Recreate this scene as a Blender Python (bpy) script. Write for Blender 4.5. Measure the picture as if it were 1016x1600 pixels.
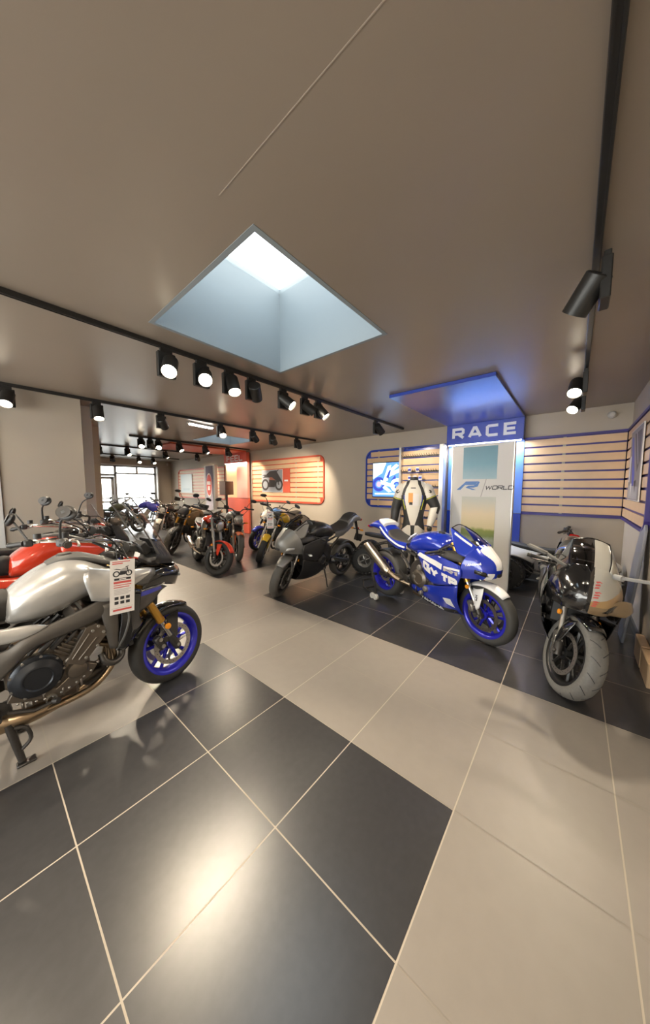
import bpy, bmesh, math, random
from mathutils import Vector, Matrix
from mathutils.bvhtree import BVHTree
from mathutils.geometry import tessellate_polygon
random.seed(7)
for o in list(bpy.data.objects): bpy.data.objects.remove(o)
SC = bpy.context.scene
COL = SC.collection
PI = math.pi
R = math.radians

# ------------------------------------------------------------------ camera
CAMX, CAMY, CAMZ = -0.1946, -2.1633, 1.5439
cam_d = bpy.data.cameras.new('camera')
cam = bpy.data.objects.new('camera', cam_d); COL.objects.link(cam)
cam_d.sensor_fit = 'HORIZONTAL'; cam_d.sensor_width = 36.0
cam_d.lens = 36.0*462.62/1016.0
cam_d.clip_start = 0.03; cam_d.clip_end = 200
YAW, PITCH, ROLL = 0.87085547, -0.08162558, 0.00147555
_f = Vector((math.sin(YAW)*math.cos(PITCH), math.cos(YAW)*math.cos(PITCH), math.sin(PITCH)))
_r = Vector((math.cos(YAW), -math.sin(YAW), 0)); _u = _r.cross(_f)
_r2 = _r*math.cos(ROLL)+_u*math.sin(ROLL); _u2 = -_r*math.sin(ROLL)+_u*math.cos(ROLL)
cam.matrix_world = Matrix(((_r2.x,_u2.x,-_f.x,CAMX),(_r2.y,_u2.y,-_f.y,CAMY),(_r2.z,_u2.z,-_f.z,CAMZ),(0,0,0,1)))
SC.camera = cam

# ------------------------------------------------------------------ world, daylight, exposure
SPOT_W = 42.0            # watts of one track spotlight
SKY_STRENGTH = 6.0
SC.view_settings.view_transform = 'Standard'; SC.view_settings.look = 'None'
SC.view_settings.gamma = 1.0; SC.view_settings.use_curve_mapping = False
SC.view_settings.exposure = 0.75
w = bpy.data.worlds.new('sky'); SC.world = w; w.use_nodes = True
wn = w.node_tree; bg = wn.nodes['Background']; bg.inputs[1].default_value = SKY_STRENGTH
# low sky and street brightened as fill for the room, dimmer bluish zenith
_tc = wn.nodes.new('ShaderNodeTexCoord'); _sp = wn.nodes.new('ShaderNodeSeparateXYZ'); _rp = wn.nodes.new('ShaderNodeValToRGB')
wn.links.new(_tc.outputs['Generated'], _sp.inputs[0]); wn.links.new(_sp.outputs[2], _rp.inputs[0]); wn.links.new(_rp.outputs[0], bg.inputs[0])
_rp.color_ramp.elements[0].position = 0.15; _rp.color_ramp.elements[0].color = (1.0, 0.955, 0.89, 1)
_rp.color_ramp.elements[1].position = 0.75; _rp.color_ramp.elements[1].color = (0.26, 0.315, 0.36, 1)
SC.cycles.use_denoising = True
SC.cycles.max_bounces = 10; SC.cycles.diffuse_bounces = 6; SC.cycles.glossy_bounces = 4
SC.cycles.sample_clamp_indirect = 6.0
SC.cycles.caustics_reflective = False; SC.cycles.caustics_refractive = False

ROOM_H = 2.745
XW = 5.85        # race wall
YR = -2.735      # right wall
YF = 12.4        # far window wall
XB = -3.6        # wall behind the camera

def portal(name, loc, rot, sx, sy):
    d = bpy.data.lights.new(name, 'AREA'); d.shape = 'RECTANGLE'; d.size = sx; d.size_y = sy
    d.energy = 1; d.cycles.is_portal = True
    o = bpy.data.objects.new(name, d); COL.objects.link(o); o.location = loc; o.rotation_euler = rot
portal('skylight_portal', (1.34, -0.34, 3.55), (0, 0, 0), 0.9, 0.9)
portal('skylight_portal', (3.9, 4.7, 3.45), (0, 0, 0), 0.9, 0.9)
portal('unseen_shopfront_portal', (XB-0.12, 0.45, 1.35), (0, R(-90), 0), 2.3, 5.6)
portal('window_portal', (3.9, YF+0.12, 1.3), (R(-90), 0, 0), 3.0, 2.4)

# ------------------------------------------------------------------ materials
MATS = {}
def mat(name, col, rough=0.5, metal=0.0, coat=0.0, noise=0.0, nscale=40.0, bump=0.0, emit=None, estr=0.0, alpha=1.0, trans=0.0, spec=0.5):
    if name in MATS: return MATS[name]
    m = bpy.data.materials.new(name); m.use_nodes = True; nt = m.node_tree; b = nt.nodes['Principled BSDF']
    b.inputs['Base Color'].default_value = (*col, 1); b.inputs['Roughness'].default_value = rough
    b.inputs['Metallic'].default_value = metal; b.inputs['Coat Weight'].default_value = coat
    b.inputs['Coat Roughness'].default_value = 0.06
    b.inputs['Specular IOR Level'].default_value = spec
    b.inputs['Alpha'].default_value = alpha; b.inputs['Transmission Weight'].default_value = trans
    if emit: b.inputs['Emission Color'].default_value = (*emit, 1); b.inputs['Emission Strength'].default_value = estr
    if noise or bump:
        tc = nt.nodes.new('ShaderNodeTexCoord'); n = nt.nodes.new('ShaderNodeTexNoise'); n.inputs['Scale'].default_value = nscale
        n.inputs['Detail'].default_value = 4
        nt.links.new(tc.outputs['Object'], n.inputs['Vector'])
        if noise:
            mx = nt.nodes.new('ShaderNodeMix'); mx.data_type = 'RGBA'; mx.blend_type = 'MULTIPLY'; mx.inputs[0].default_value = 1
            mx.inputs[6].default_value = (*col, 1)
            r = nt.nodes.new('ShaderNodeMapRange'); r.inputs[3].default_value = 1-noise; r.inputs[4].default_value = 1+noise
            nt.links.new(n.outputs[0], r.inputs[0]); nt.links.new(r.outputs[0], mx.inputs[7]); nt.links.new(mx.outputs[2], b.inputs['Base Color'])
        if bump:
            bp = nt.nodes.new('ShaderNodeBump'); bp.inputs['Strength'].default_value = bump; bp.inputs['Distance'].default_value = 0.002
            nt.links.new(n.outputs[0], bp.inputs['Height']); nt.links.new(bp.outputs[0], b.inputs['Normal'])
    MATS[name] = m; return m

def gradient_mat(name, stops, axis=2, rough=0.4, emit=0.0, nz=0.0):
    """a printed picture: colour bands running along one object axis (generated coordinates)"""
    m = bpy.data.materials.new(name); m.use_nodes = True; nt = m.node_tree; b = nt.nodes['Principled BSDF']
    tc = nt.nodes.new('ShaderNodeTexCoord'); sp = nt.nodes.new('ShaderNodeSeparateXYZ'); nt.links.new(tc.outputs['Generated'], sp.inputs[0])
    r = nt.nodes.new('ShaderNodeValToRGB'); src = sp.outputs[axis]
    if nz:
        n = nt.nodes.new('ShaderNodeTexNoise'); n.inputs['Scale'].default_value = 6; nt.links.new(tc.outputs['Generated'], n.inputs['Vector'])
        a = nt.nodes.new('ShaderNodeMath'); a.operation = 'MULTIPLY_ADD'; a.inputs[1].default_value = nz
        nt.links.new(n.outputs[0], a.inputs[0]); nt.links.new(src, a.inputs[2]); src = a.outputs[0]
    nt.links.new(src, r.inputs[0])
    e = r.color_ramp.elements
    while len(e) < len(stops): e.new(0.5)
    for k, (p, c) in enumerate(stops): e[k].position = p; e[k].color = (*c, 1)
    nt.links.new(r.outputs[0], b.inputs['Base Color']); b.inputs['Roughness'].default_value = rough
    if emit:
        nt.links.new(r.outputs[0], b.inputs['Emission Color']); b.inputs['Emission Strength'].default_value = emit
    return m

def clear_glass(name, tint=(1,1,1), gloss=0.12, rough=0.02):
    m = bpy.data.materials.new(name); m.use_nodes = True; nt = m.node_tree; nt.nodes.remove(nt.nodes['Principled BSDF'])
    t = nt.nodes.new('ShaderNodeBsdfTransparent'); t.inputs[0].default_value = (*tint, 1)
    g = nt.nodes.new('ShaderNodeBsdfGlossy'); g.inputs[1].default_value = rough
    mx = nt.nodes.new('ShaderNodeMixShader'); lw = nt.nodes.new('ShaderNodeLayerWeight'); lw.inputs[0].default_value = 0.5
    pw = nt.nodes.new('ShaderNodeMath'); pw.operation = 'POWER'; pw.inputs[1].default_value = 4
    ma = nt.nodes.new('ShaderNodeMath'); ma.operation = 'MULTIPLY_ADD'; ma.inputs[1].default_value = 0.6; ma.inputs[2].default_value = gloss*0.4
    nt.links.new(lw.outputs['Facing'], pw.inputs[0]); nt.links.new(pw.outputs[0], ma.inputs[0]); nt.links.new(ma.outputs[0], mx.inputs[0])
    nt.links.new(t.outputs[0], mx.inputs[1]); nt.links.new(g.outputs[0], mx.inputs[2])
    nt.links.new(mx.outputs[0], nt.nodes['Material Output'].inputs[0]); MATS[name] = m; return m

# setting
M_wall  = mat('wall_paint', (0.50,0.435,0.355), 0.75, noise=0.04, nscale=3)
M_ceil  = mat('ceiling_paint', (0.305,0.250,0.200), 0.34, noise=0.04, nscale=2)
M_white = mat('white_paint', (0.72,0.71,0.69), 0.5)
M_shaft = mat('shaft_paint', (0.27,0.31,0.335), 0.6)
M_black = mat('black_powder_coat', (0.018,0.017,0.016), 0.4)
M_tile_d= mat('black_tile', (0.040,0.039,0.041), 0.30, noise=0.25, nscale=26, spec=0.7)
M_tile_b= mat('beige_tile', (0.285,0.255,0.224), 0.42, noise=0.06, nscale=14)
M_grout = mat('grout', (0.50,0.44,0.36), 0.8)
M_grout_b= mat('grout_beige', (0.33,0.295,0.255), 0.8)
M_blue  = mat('royal_blue_panel', (0.030,0.065,0.42), 0.24)
M_bluesl= mat('slat_groove_blue', (0.045,0.03,0.20), 0.4)
M_wood  = mat('pale_maple', (0.70,0.48,0.29), 0.45, noise=0.08, nscale=9)
M_red   = mat('coral_red_panel', (0.66,0.11,0.06), 0.4)
M_alu   = mat('brushed_aluminium', (0.62,0.60,0.57), 0.35, 0.9)
M_grey  = mat('grey_paint', (0.33,0.33,0.33), 0.5)
M_letter= mat('letter_white', (0.85,0.85,0.86), 0.4)
M_lamp  = mat('lamp_glow', (1,0.9,0.75), 0.5, emit=(1.0,0.87,0.66), estr=30)
M_tube  = mat('tube_glow', (1,1,1), 0.5, emit=(1.0,0.97,0.9), estr=9)
M_paneglass = clear_glass('window_glass', (0.97,0.99,0.99), 0.08)
# bike materials
M_tyre  = mat('tyre_rubber', (0.028,0.027,0.026), 0.62, noise=0.15, nscale=60, bump=0.25)
M_tyreg = mat('scuffed_tyre_rubber', (0.16,0.155,0.145), 0.6, noise=0.2, nscale=60, bump=0.25)
M_metal = mat('cast_aluminium', (0.42,0.40,0.37), 0.38, 0.9, noise=0.1, nscale=80)
M_chrome= mat('polished_steel', (0.72,0.70,0.67), 0.16, 1.0)
M_titan = mat('brushed_titanium', (0.60,0.52,0.42), 0.28, 1.0, noise=0.08, nscale=30)
M_heat  = mat('heat_tinted_steel', (0.40,0.30,0.20), 0.3, 1.0, noise=0.2, nscale=14)
M_dark  = mat('dark_engine_metal', (0.065,0.060,0.056), 0.38, 0.6, noise=0.15, nscale=70)
M_eng   = mat('bronze_grey_engine', (0.17,0.145,0.12), 0.36, 0.75, noise=0.1, nscale=60)
M_plast = mat('black_plastic', (0.022,0.021,0.021), 0.48, noise=0.1, nscale=90)
M_gplast= mat('grey_plastic', (0.10,0.098,0.094), 0.5, noise=0.08, nscale=90)
M_seat  = mat('seat_vinyl', (0.035,0.033,0.031), 0.62, bump=0.25, nscale=160)
M_gblack= mat('gloss_black', (0.010,0.010,0.011), 0.12, coat=1.0)
M_gold  = mat('gold_anodised', (0.78,0.43,0.08), 0.3, 0.85)
M_orange= mat('amber_lens', (0.90,0.33,0.02), 0.25)
M_redl  = mat('red_lens', (0.5,0.01,0.01), 0.2)
M_disc  = mat('drilled_steel', (0.50,0.47,0.43), 0.33, 0.9)
M_lens  = mat('headlight_glass', (0.70,0.70,0.68), 0.08, 0.6)
M_mirror= mat('mirror_glass', (0.20,0.20,0.205), 0.08, 1.0)
M_rimbl = mat('blue_rim', (0.030,0.030,0.55), 0.25, 0.3, coat=0.6)
M_rimdk = mat('black_rim', (0.02,0.02,0.02), 0.35, 0.2)
M_rimgr = mat('grey_rim', (0.20,0.195,0.19), 0.4, 0.5)
M_screen= clear_glass('clear_screen', (0.93,0.93,0.95), 0.15)
M_smoke = clear_glass('smoked_screen', (0.34,0.33,0.34), 0.2)
M_silver= mat('silver_paint', (0.60,0.59,0.575), 0.26, 0.55, coat=0.7)
M_bikered=mat('red_paint', (0.72,0.052,0.018), 0.2, 0.15, coat=1.0)
M_r1blue= mat('racing_blue', (0.014,0.040,0.47), 0.16, 0.15, coat=1.0)
M_r1white=mat('racing_white', (0.84,0.84,0.85), 0.2, coat=0.8)
M_matgr = mat('matt_grey_paint', (0.22,0.215,0.205), 0.42, 0.5)
M_yellow= mat('yellow_paint', (0.85,0.52,0.015), 0.25, coat=0.8)
M_blueb = mat('blue_paint', (0.05,0.06,0.50), 0.22, 0.2, coat=1.0)
M_bluel = mat('light_blue_paint', (0.14,0.32,0.68), 0.25, coat=0.8)
M_camo  = mat('bronze_paint', (0.23,0.15,0.075), 0.35, 0.3, noise=0.5, nscale=9)
M_olive = mat('olive_paint', (0.09,0.105,0.06), 0.35, 0.2)
M_cream = mat('cream_paint', (0.62,0.58,0.50), 0.3, coat=0.6)
M_ivory = mat('white_plastic', (0.60,0.58,0.54), 0.42)
M_lime  = mat('lime_sticker', (0.45,0.62,0.05), 0.4)
M_card  = mat('white_card', (0.80,0.77,0.75), 0.5)
M_ink   = mat('black_ink', (0.03,0.03,0.035), 0.5)
M_inkred= mat('red_ink', (0.62,0.10,0.09), 0.5)
M_inkgr = mat('grey_ink', (0.42,0.40,0.40), 0.5)
M_leathw= mat('white_leather', (0.78,0.74,0.66), 0.45, bump=0.15, nscale=120)
M_leathb= mat('black_leather', (0.035,0.034,0.034), 0.45, bump=0.15, nscale=120)
M_leatbl= mat('blue_leather', (0.05,0.09,0.38), 0.45)
M_leatye= mat('yellow_piping', (0.72,0.72,0.05), 0.45)
# ------------------------------------------------------------------ mesh kit
def cr(p0, p1, p2, p3, t):
    return 0.5*((2*p1)+(p2-p0)*t+(2*p0-5*p1+4*p2-p3)*t*t+(3*p1-p0-3*p2+p3)*t*t*t)
def resample(pts, n, closed=False):
    P = [Vector(p) for p in pts]; k = len(P)
    if k == 1: return [P[0].copy() for _ in range(n)]
    out = []
    segs = k if closed else k-1
    for i in range(n):
        s = i*segs/(n if closed else n-1); a = min(int(s), segs-1); t = s-a
        if closed: out.append(cr(P[(a-1)%k], P[a%k], P[(a+1)%k], P[(a+2)%k], t))
        else:
            p0 = P[a-1] if a > 0 else P[a]*2-P[a+1]
            p3 = P[a+2] if a+2 < k else P[a+1]*2-P[a]
            out.append(cr(p0, P[a], P[a+1], p3, t))
    return out
def ring(x, zb, zt, hw, zw=0.5, p=2.4, n=20, y0=0.0, pb=None):
    """cross-section in the y-z plane at x; zw = height (0..1) of the widest point"""
    zc = zb+(zt-zb)*zw; out = []
    for i in range(n):
        a = 2*PI*i/n; c, s = math.cos(a), math.sin(a)
        q = p if s >= 0 or pb is None else pb
        y = hw*math.copysign(abs(c)**(2/q), c)
        z = zc+((zt-zc) if s >= 0 else (zc-zb))*math.copysign(abs(s)**(2/q), s)
        out.append(Vector((x, y0+y, z)))
    return out

class MB:
    def __init__(s, m=None): s.v=[]; s.f=[]; s.mi=[]; s.mats=[]; s.M=Matrix(); s.m=m; s.sym=False; s.sd=[]
    def _slot(s, m):
        if m not in s.mats: s.mats.append(m)
        return s.mats.index(m)
    def add(s, verts, faces, m=None):
        k = s._slot(m or s.m); n0 = len(s.v); verts = [Vector(v) for v in verts]
        mid = (not s.sym) or min(abs(v.y) for v in verts) < 1e-5
        s.sd += [2 if mid else 0]*len(verts)+([2 if mid else 1]*len(verts) if s.sym else [])
        s.v += [s.M @ Vector(v) for v in verts]; s.f += [[n0+i for i in f] for f in faces]; s.mi += [k]*len(faces)
        if s.sym:
            n0 = len(s.v); s.v += [s.M @ Vector((v[0],-v[1],v[2])) for v in verts]
            s.f += [[n0+i for i in reversed(f)] for f in faces]; s.mi += [k]*len(faces)
        return s
    def grid(s, rows, closeu=False, closev=False, cap=False, m=None):
        nu, nv = len(rows[0]), len(rows); V = [p for r in rows for p in r]; F = []
        for j in range(nv if closev else nv-1):
            for i in range(nu if closeu else nu-1):
                a = j*nu+i; b = j*nu+(i+1)%nu; c = ((j+1)%nv)*nu+(i+1)%nu; d = ((j+1)%nv)*nu+i
                F.append((a,b,c,d))
        if cap: F.append(tuple(range(nu))[::-1]); F.append(tuple((nv-1)*nu+i for i in range(nu)))
        return s.add(V, F, m)
    def surf(s, curves, nu=16, sub=4, closeu=False, cap=False, m=None):
        rs = [resample(c, nu, closeu) for c in curves]
        n = (len(rs)-1)*sub+1
        cols = [resample([r[i] for r in rs], n) for i in range(nu)]
        return s.grid([[cols[i][j] for i in range(nu)] for j in range(n)], closeu, False, cap, m)
    def loft(s, rings, sub=4, m=None, cap=True):
        nu = len(rings[0]); n = (len(rings)-1)*sub+1
        cols = [resample([r[i] for r in rings], n) for i in range(nu)]
        return s.grid([[cols[i][j] for i in range(nu)] for j in range(n)], True, False, cap, m)
    def tube(s, pts, r=0.01, n=8, k=0, closed=False, m=None, flat=1.0):
        P = [Vector(p) for p in pts]
        if k: 
            rr = r if isinstance(r, (list, tuple)) else [r]*len(P)
            N = (len(P)-1)*k+1 if not closed else len(P)*k
            R_ = [v.x for v in resample([(q,0,0) for q in rr], N, closed)]
            P = resample(P, N, closed); r = R_
        L = len(P)
        if not isinstance(r, (list, tuple)): r = [r]*L
        rows = []; up = None
        for i in range(L):
            if closed: t = P[(i+1)%L]-P[i-1]
            else: t = P[min(i+1,L-1)]-P[max(i-1,0)]
            if t.length < 1e-9: t = Vector((1,0,0))
            t.normalize()
            if up is None:
                up = Vector((0,0,1)) if abs(t.z) < 0.9 else Vector((0,1,0))
            a = t.cross(up)
            if a.length < 1e-6: a = t.orthogonal()
            a.normalize(); up = a.cross(t).normalized()
            rows.append([P[i]+(a*math.cos(2*PI*q/n)+up*math.sin(2*PI*q/n)*flat)*r[i] for q in range(n)])
        return s.grid(rows, True, closed, not closed, m)
    def lathe(s, prof, c=(0,0,0), axis=(0,1,0), n=32, closed=False, m=None, cap=False, a0=0.0, a1=2*PI):
        ax = Vector(axis).normalized(); e1 = ax.orthogonal().normalized()
        if abs(ax.y) > 0.99: e1 = Vector((1,0,0))
        e2 = ax.cross(e1); c = Vector(c); full = abs(a1-a0-2*PI) < 1e-6
        k = n if full else n+1
        rows = [[c+ax*h+(e1*math.cos(a0+(a1-a0)*i/n)+e2*math.sin(a0+(a1-a0)*i/n))*r for i in range(k)] for r, h in prof]
        return s.grid(rows, full, closed, cap, m)
    def cyl(s, a, b, r, n=16, r2=None, m=None): return s.tube([a, b], [r, r if r2 is None else r2], n, m=m)
    def box(s, c, d, rot=None, ch=0.0, m=None):
        hx, hy, hz = d[0]/2, d[1]/2, d[2]/2; M = Matrix.Translation(Vector(c))
        if rot is not None: M = M @ (rot if isinstance(rot, Matrix) else Matrix.Rotation(rot[2],4,'Z')@Matrix.Rotation(rot[1],4,'Y')@Matrix.Rotation(rot[0],4,'X'))
        if ch <= 0:
            V = [M@Vector((x*hx,y*hy,z*hz)) for x in (-1,1) for y in (-1,1) for z in (-1,1)]
            return s.add(V, [(0,1,3,2),(4,6,7,5),(0,4,5,1),(2,3,7,6),(0,2,6,4),(1,5,7,3)], m)
        ch = min(ch, hx*.95, hy*.95, hz*.95); bm = bmesh.new()
        for x in (-1,1):
            for y in (-1,1):
                for z in (-1,1):
                    for q in range(3):
                        e = [hx,hy,hz]
                        for j in range(3):
                            if j != q: e[j] -= ch
                        bm.verts.new((x*e[0],y*e[1],z*e[2]))
        bmesh.ops.convex_hull(bm, input=bm.verts); bmesh.ops.dissolve_limit(bm, angle_limit=0.01, verts=bm.verts, edges=bm.edges)
        bm.verts.index_update()
        V = [M@v.co for v in bm.verts]; F = [[v.index for v in f.verts] for f in bm.faces]; bm.free()
        return s.add(V, F, m)
    def beam(s, a, b, w, h, ch=0.003, up=(0,0,1), m=None):
        a = Vector(a); b = Vector(b); x = (b-a).normalized(); y = Vector(up).cross(x)
        if y.length < 1e-5: y = Vector((0,1,0))
        y.normalize(); z = x.cross(y)
        Mx = Matrix(((x.x,y.x,z.x,0),(x.y,y.y,z.y,0),(x.z,y.z,z.z,0),(0,0,0,1)))
        return s.box((a+b)/2, ((b-a).length, w, h), Mx, ch, m)
    def prism(s, poly, d0, d1, plane='xz', m=None):
        """polygon extruded from depth d0 to d1; plane xz -> depth along y"""
        def P(a, b, d): return {'xz':(a,d,b),'yz':(d,a,b),'xy':(a,b,d)}[plane]
        n = len(poly); V = [P(a,b,d0) for a,b in poly]+[P(a,b,d1) for a,b in poly]
        F = [tuple(range(n))[::-1], tuple(range(n,2*n))]+[(i,(i+1)%n,n+(i+1)%n,n+i) for i in range(n)]
        return s.add(V, F, m)
    def ell(s, c, r, nu=16, nv=10, rot=None, m=None):
        c = Vector(c); rows = []
        for j in range(nv+1):
            t = -PI/2+PI*j/nv
            row = []
            for i in range(nu):
                p = Vector((r[0]*math.cos(t)*math.cos(2*PI*i/nu), r[1]*math.cos(t)*math.sin(2*PI*i/nu), r[2]*math.sin(t)))
                if rot is not None: p = rot @ p
                row.append(c+p)
            rows.append(row)
        return s.grid(rows, True, m=m)
    def recolor(s, fn):
        for i, f in enumerate(s.f):
            c = Vector((0,0,0))
            for k in f: c += s.v[k]
            m = fn(c/len(f))
            if m is not None: s.mi[i] = s._slot(m)
        return s
    def bvh(s): return BVHTree.FromPolygons([tuple(v) for v in s.v], s.f)
    def half(s, k):
        h = MB(s.m); h.mats = list(s.mats); idx = {}
        for i, v in enumerate(s.v):
            if s.sd[i] == k: idx[i] = len(h.v); h.v.append(v); h.sd.append(2)
        for f, mi in zip(s.f, s.mi):
            if f[0] in idx: h.f.append([idx[i] for i in f]); h.mi.append(mi)
        return h
    def build(s, name, parent=None, smooth=38, bevel=0, solid=0, subsurf=0, loc=None):
        if s.sd and 2 not in s.sd and 1 in s.sd and parent is not None:
            # a matching pair, one on each side: two parts
            a = s.half(0).build(name, parent, smooth, bevel, solid, subsurf, loc); s.half(1).build(name, parent, smooth, bevel, solid, subsurf, loc); return a
        me = bpy.data.meshes.new(name); me.from_pydata([tuple(v) for v in s.v], [], s.f); 
        for m in s.mats: me.materials.append(m)
        me.polygons.foreach_set('material_index', s.mi)
        bm = bmesh.new(); bm.from_mesh(me); bmesh.ops.remove_doubles(bm, verts=bm.verts, dist=1e-6)
        bmesh.ops.recalc_face_normals(bm, faces=bm.faces); bm.to_mesh(me); bm.free()
        if smooth:
            me.polygons.foreach_set('use_smooth', [True]*len(me.polygons)); me.set_sharp_from_angle(angle=R(smooth))
        o = bpy.data.objects.new(name, me); COL.objects.link(o)
        if parent is not None: o.parent = parent
        if loc: o.location = loc
        if solid:
            d = o.modifiers.new('thickness', 'SOLIDIFY'); d.thickness = solid; d.offset = 0
        if bevel:
            d = o.modifiers.new('bevel', 'BEVEL'); d.width = bevel; d.segments = 2; d.limit_method = 'ANGLE'; d.angle_limit = R(35)
        if subsurf:
            d = o.modifiers.new('smooth', 'SUBSURF'); d.levels = subsurf; d.render_levels = subsurf
        return o

def tag(o, label, cat, group=None, kind=None):
    o['label'] = label; o['category'] = cat
    if group: o['group'] = group
    if kind: o['kind'] = kind
    return o
def struct(o): o['kind'] = 'structure'; return o
def thing(name, loc, rot, label, cat, group=None):
    o = bpy.data.objects.new(name, None); COL.objects.link(o); o.empty_display_size = 0.1
    o.location = loc; o.rotation_euler = rot; return tag(o, label, cat, group)
def copy_tree(o, parent=None):
    c = o.copy(); COL.objects.link(c)
    if parent is not None: c.parent = parent
    for ch in list(KIDS.get(o.name, [])): copy_tree(ch, c)
    return c
KIDS = {}
def kids_of(root):
    for ob in bpy.data.objects:
        if ob.parent is not None: KIDS.setdefault(ob.parent.name, [])
        if ob.parent is not None and ob not in KIDS[ob.parent.name]: KIDS[ob.parent.name].append(ob)

# ---- stroke lettering: each letter is a set of polylines on a 0..1 high cell
LET = {
 'R':(.8,[[(0,0),(0,1),(.68,1),(.8,.88),(.8,.58),(.68,.46),(0,.46)],[(.38,.46),(.82,0)]]),
 'A':(.86,[[(0,0),(.36,1),(.5,1),(.86,0)],[(.13,.28),(.73,.28)]]),
 'C':(.78,[[(.78,1),(.12,1),(0,.88),(0,.12),(.12,0),(.78,0)]]),
 'E':(.72,[[(.74,1),(0,1),(0,0),(.74,0)],[(0,.5),(.68,.5)]]),
 'F':(.7,[[(.72,1),(0,1),(0,0)],[(0,.5),(.64,.5)]]),
 'L':(.68,[[(0,1),(0,0),(.7,0)]]),
 'W':(1.1,[[(0,1),(.26,0),(.55,.8),(.84,0),(1.1,1)]]),
 'O':(.82,[[(.12,1),(.7,1),(.82,.88),(.82,.12),(.7,0),(.12,0),(0,.12),(0,.88),(.12,1)]]),
 'D':(.8,[[(0,0),(0,1),(.66,1),(.8,.86),(.8,.14),(.66,0),(0,0)]]),
 'G':(.8,[[(.8,1),(.12,1),(0,.88),(0,.12),(.12,0),(.8,0),(.8,.5),(.42,.5)]]),
 'Y':(.8,[[(0,1),(.4,.45),(.8,1)],[(.4,.45),(.4,0)]]),
 'T':(.8,[[(0,1),(.8,1)],[(.4,1),(.4,0)]]),
 'M':(1.0,[[(0,0),(0,1),(.5,.35),(1.0,1),(1.0,0)]]),
 'H':(.8,[[(0,0),(0,1)],[(.8,0),(.8,1)],[(0,.5),(.8,.5)]]),
 'N':(.8,[[(0,0),(0,1),(.8,0),(.8,1)]]),
 '1':(.3,[[(0,.8),(.2,1),(.2,0)]]),
 '/':(.5,[[(0,-.2),(.5,1.2)]]),
 ' ':(.4,[]),
}
def ribbon(pl, t):
    n = len(pl); P = [Vector((p[0],p[1])) for p in pl]; closed = (P[0]-P[-1]).length < 1e-6
    L, Rr = [], []
    for i in range(n):
        if closed: a = P[i-1] if i > 0 else P[n-2]; b = P[i+1] if i < n-1 else P[1]
        else: a = P[i-1] if i > 0 else None; b = P[i+1] if i < n-1 else None
        d1 = (P[i]-a).normalized() if a is not None else None; d2 = (b-P[i]).normalized() if b is not None else None
        if d1 is None: d1 = d2
        if d2 is None: d2 = d1
        n1 = Vector((-d1.y,d1.x)); n2 = Vector((-d2.y,d2.x)); mv = (n1+n2)
        mv = mv/max(mv.length,1e-6); mv = mv/max(0.45, mv.dot(n1))
        L.append(P[i]+mv*t/2); Rr.append(P[i]-mv*t/2)
    return [[L[i],Rr[i],Rr[i+1],L[i+1]] for i in range(n-1)]
def text_quads(s, h, t, gap=0.28, slant=0.0, wide=1.0):
    """list of 2d quads, text height h, stroke t (fraction of h); origin at the lower left; returns quads, width"""
    x = 0; Q = []
    for ch in s:
        wd, pls = LET[ch]
        for pl in pls:
            for q in ribbon([(a*wide, b*(1-t)+t/2) for a, b in pl], t):
                Q.append([((x+p.x+slant*p.y)*h, p.y*h) for p in q])
        x += wd*wide+gap
    return Q, (x-gap)*h
def decal(b, bvh, polys, side, off=0.0045, m=None, step=0.035):
    """lay flat polygons given in (x,z) on a body surface, looking along y from the given side (+1/-1)"""
    for poly in polys:
        tris = tessellate_polygon([[Vector((p[0],p[1],0)) for p in poly]])
        T = [[Vector((poly[i][0],poly[i][1])) for i in t] for t in tris]
        work = []
        while T:
            t = T.pop(); e = [(t[1]-t[0]).length,(t[2]-t[1]).length,(t[0]-t[2]).length]; k = e.index(max(e))
            if e[k] < step: work.append(t); continue
            a, c, d = t[k], t[(k+1)%3], t[(k+2)%3]; mm = (a+c)/2
            T += [[a,mm,d],[mm,c,d]]
        for t in work:
            V = []
            for p in t:
                h = bvh.ray_cast(Vector((p.x, side*1.0, p.y)), Vector((0,-side,0)))
                if h[0] is None: V = None; break
                nn = h[1] if h[1].y*side > 0 else -h[1]
                V.append(h[0]+nn*off)
            if V: b.add(V, [(0,1,2)], m)
    return b
# ------------------------------------------------------------------ the setting
T = 0.6
def dark_tile(x, y):
    if 1.2 < x < 2.4: return False
    if x > 2.4: return y < 1.2 or y > 2.4
    return (-1.8 < y < 0.0) or (0.6 < x and 0 < y < 0.6)
b = MB(); g = 0.0030
for i in range(-6, 10):
    for j in range(-5, 21):
        x0, x1, y0, y1 = i*T, (i+1)*T, j*T, (j+1)*T
        cx, cy = x0+T/2, y0+T/2
        if x1 > XW+.2: x1 = XW+.2
        dk = dark_tile(cx, cy)
        b.add([(x0+g,y0+g,0),(x1-g,y0+g,0),(x1-g,y1-g,0),(x0+g,y1-g,0)], [(0,1,2,3)], M_tile_d if dk else M_tile_b)
        gm = M_grout if dk else M_grout_b
        z = -0.0012
        b.add([(x0,y0,z),(x1,y0,z),(x1,y1,z),(x0,y1,z)], [(0,1,2,3)], gm)
        z = -0.0006
        b.add([(x0,y0,z),(x1,y0,z),(x1,y0+g,z),(x0,y0+g,z)], [(0,1,2,3)], M_grout)
        b.add([(x0,y1-g,z),(x1,y1-g,z),(x1,y1,z),(x0,y1,z)], [(0,1,2,3)], M_grout)
struct(b.build('floor', smooth=0))

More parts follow.
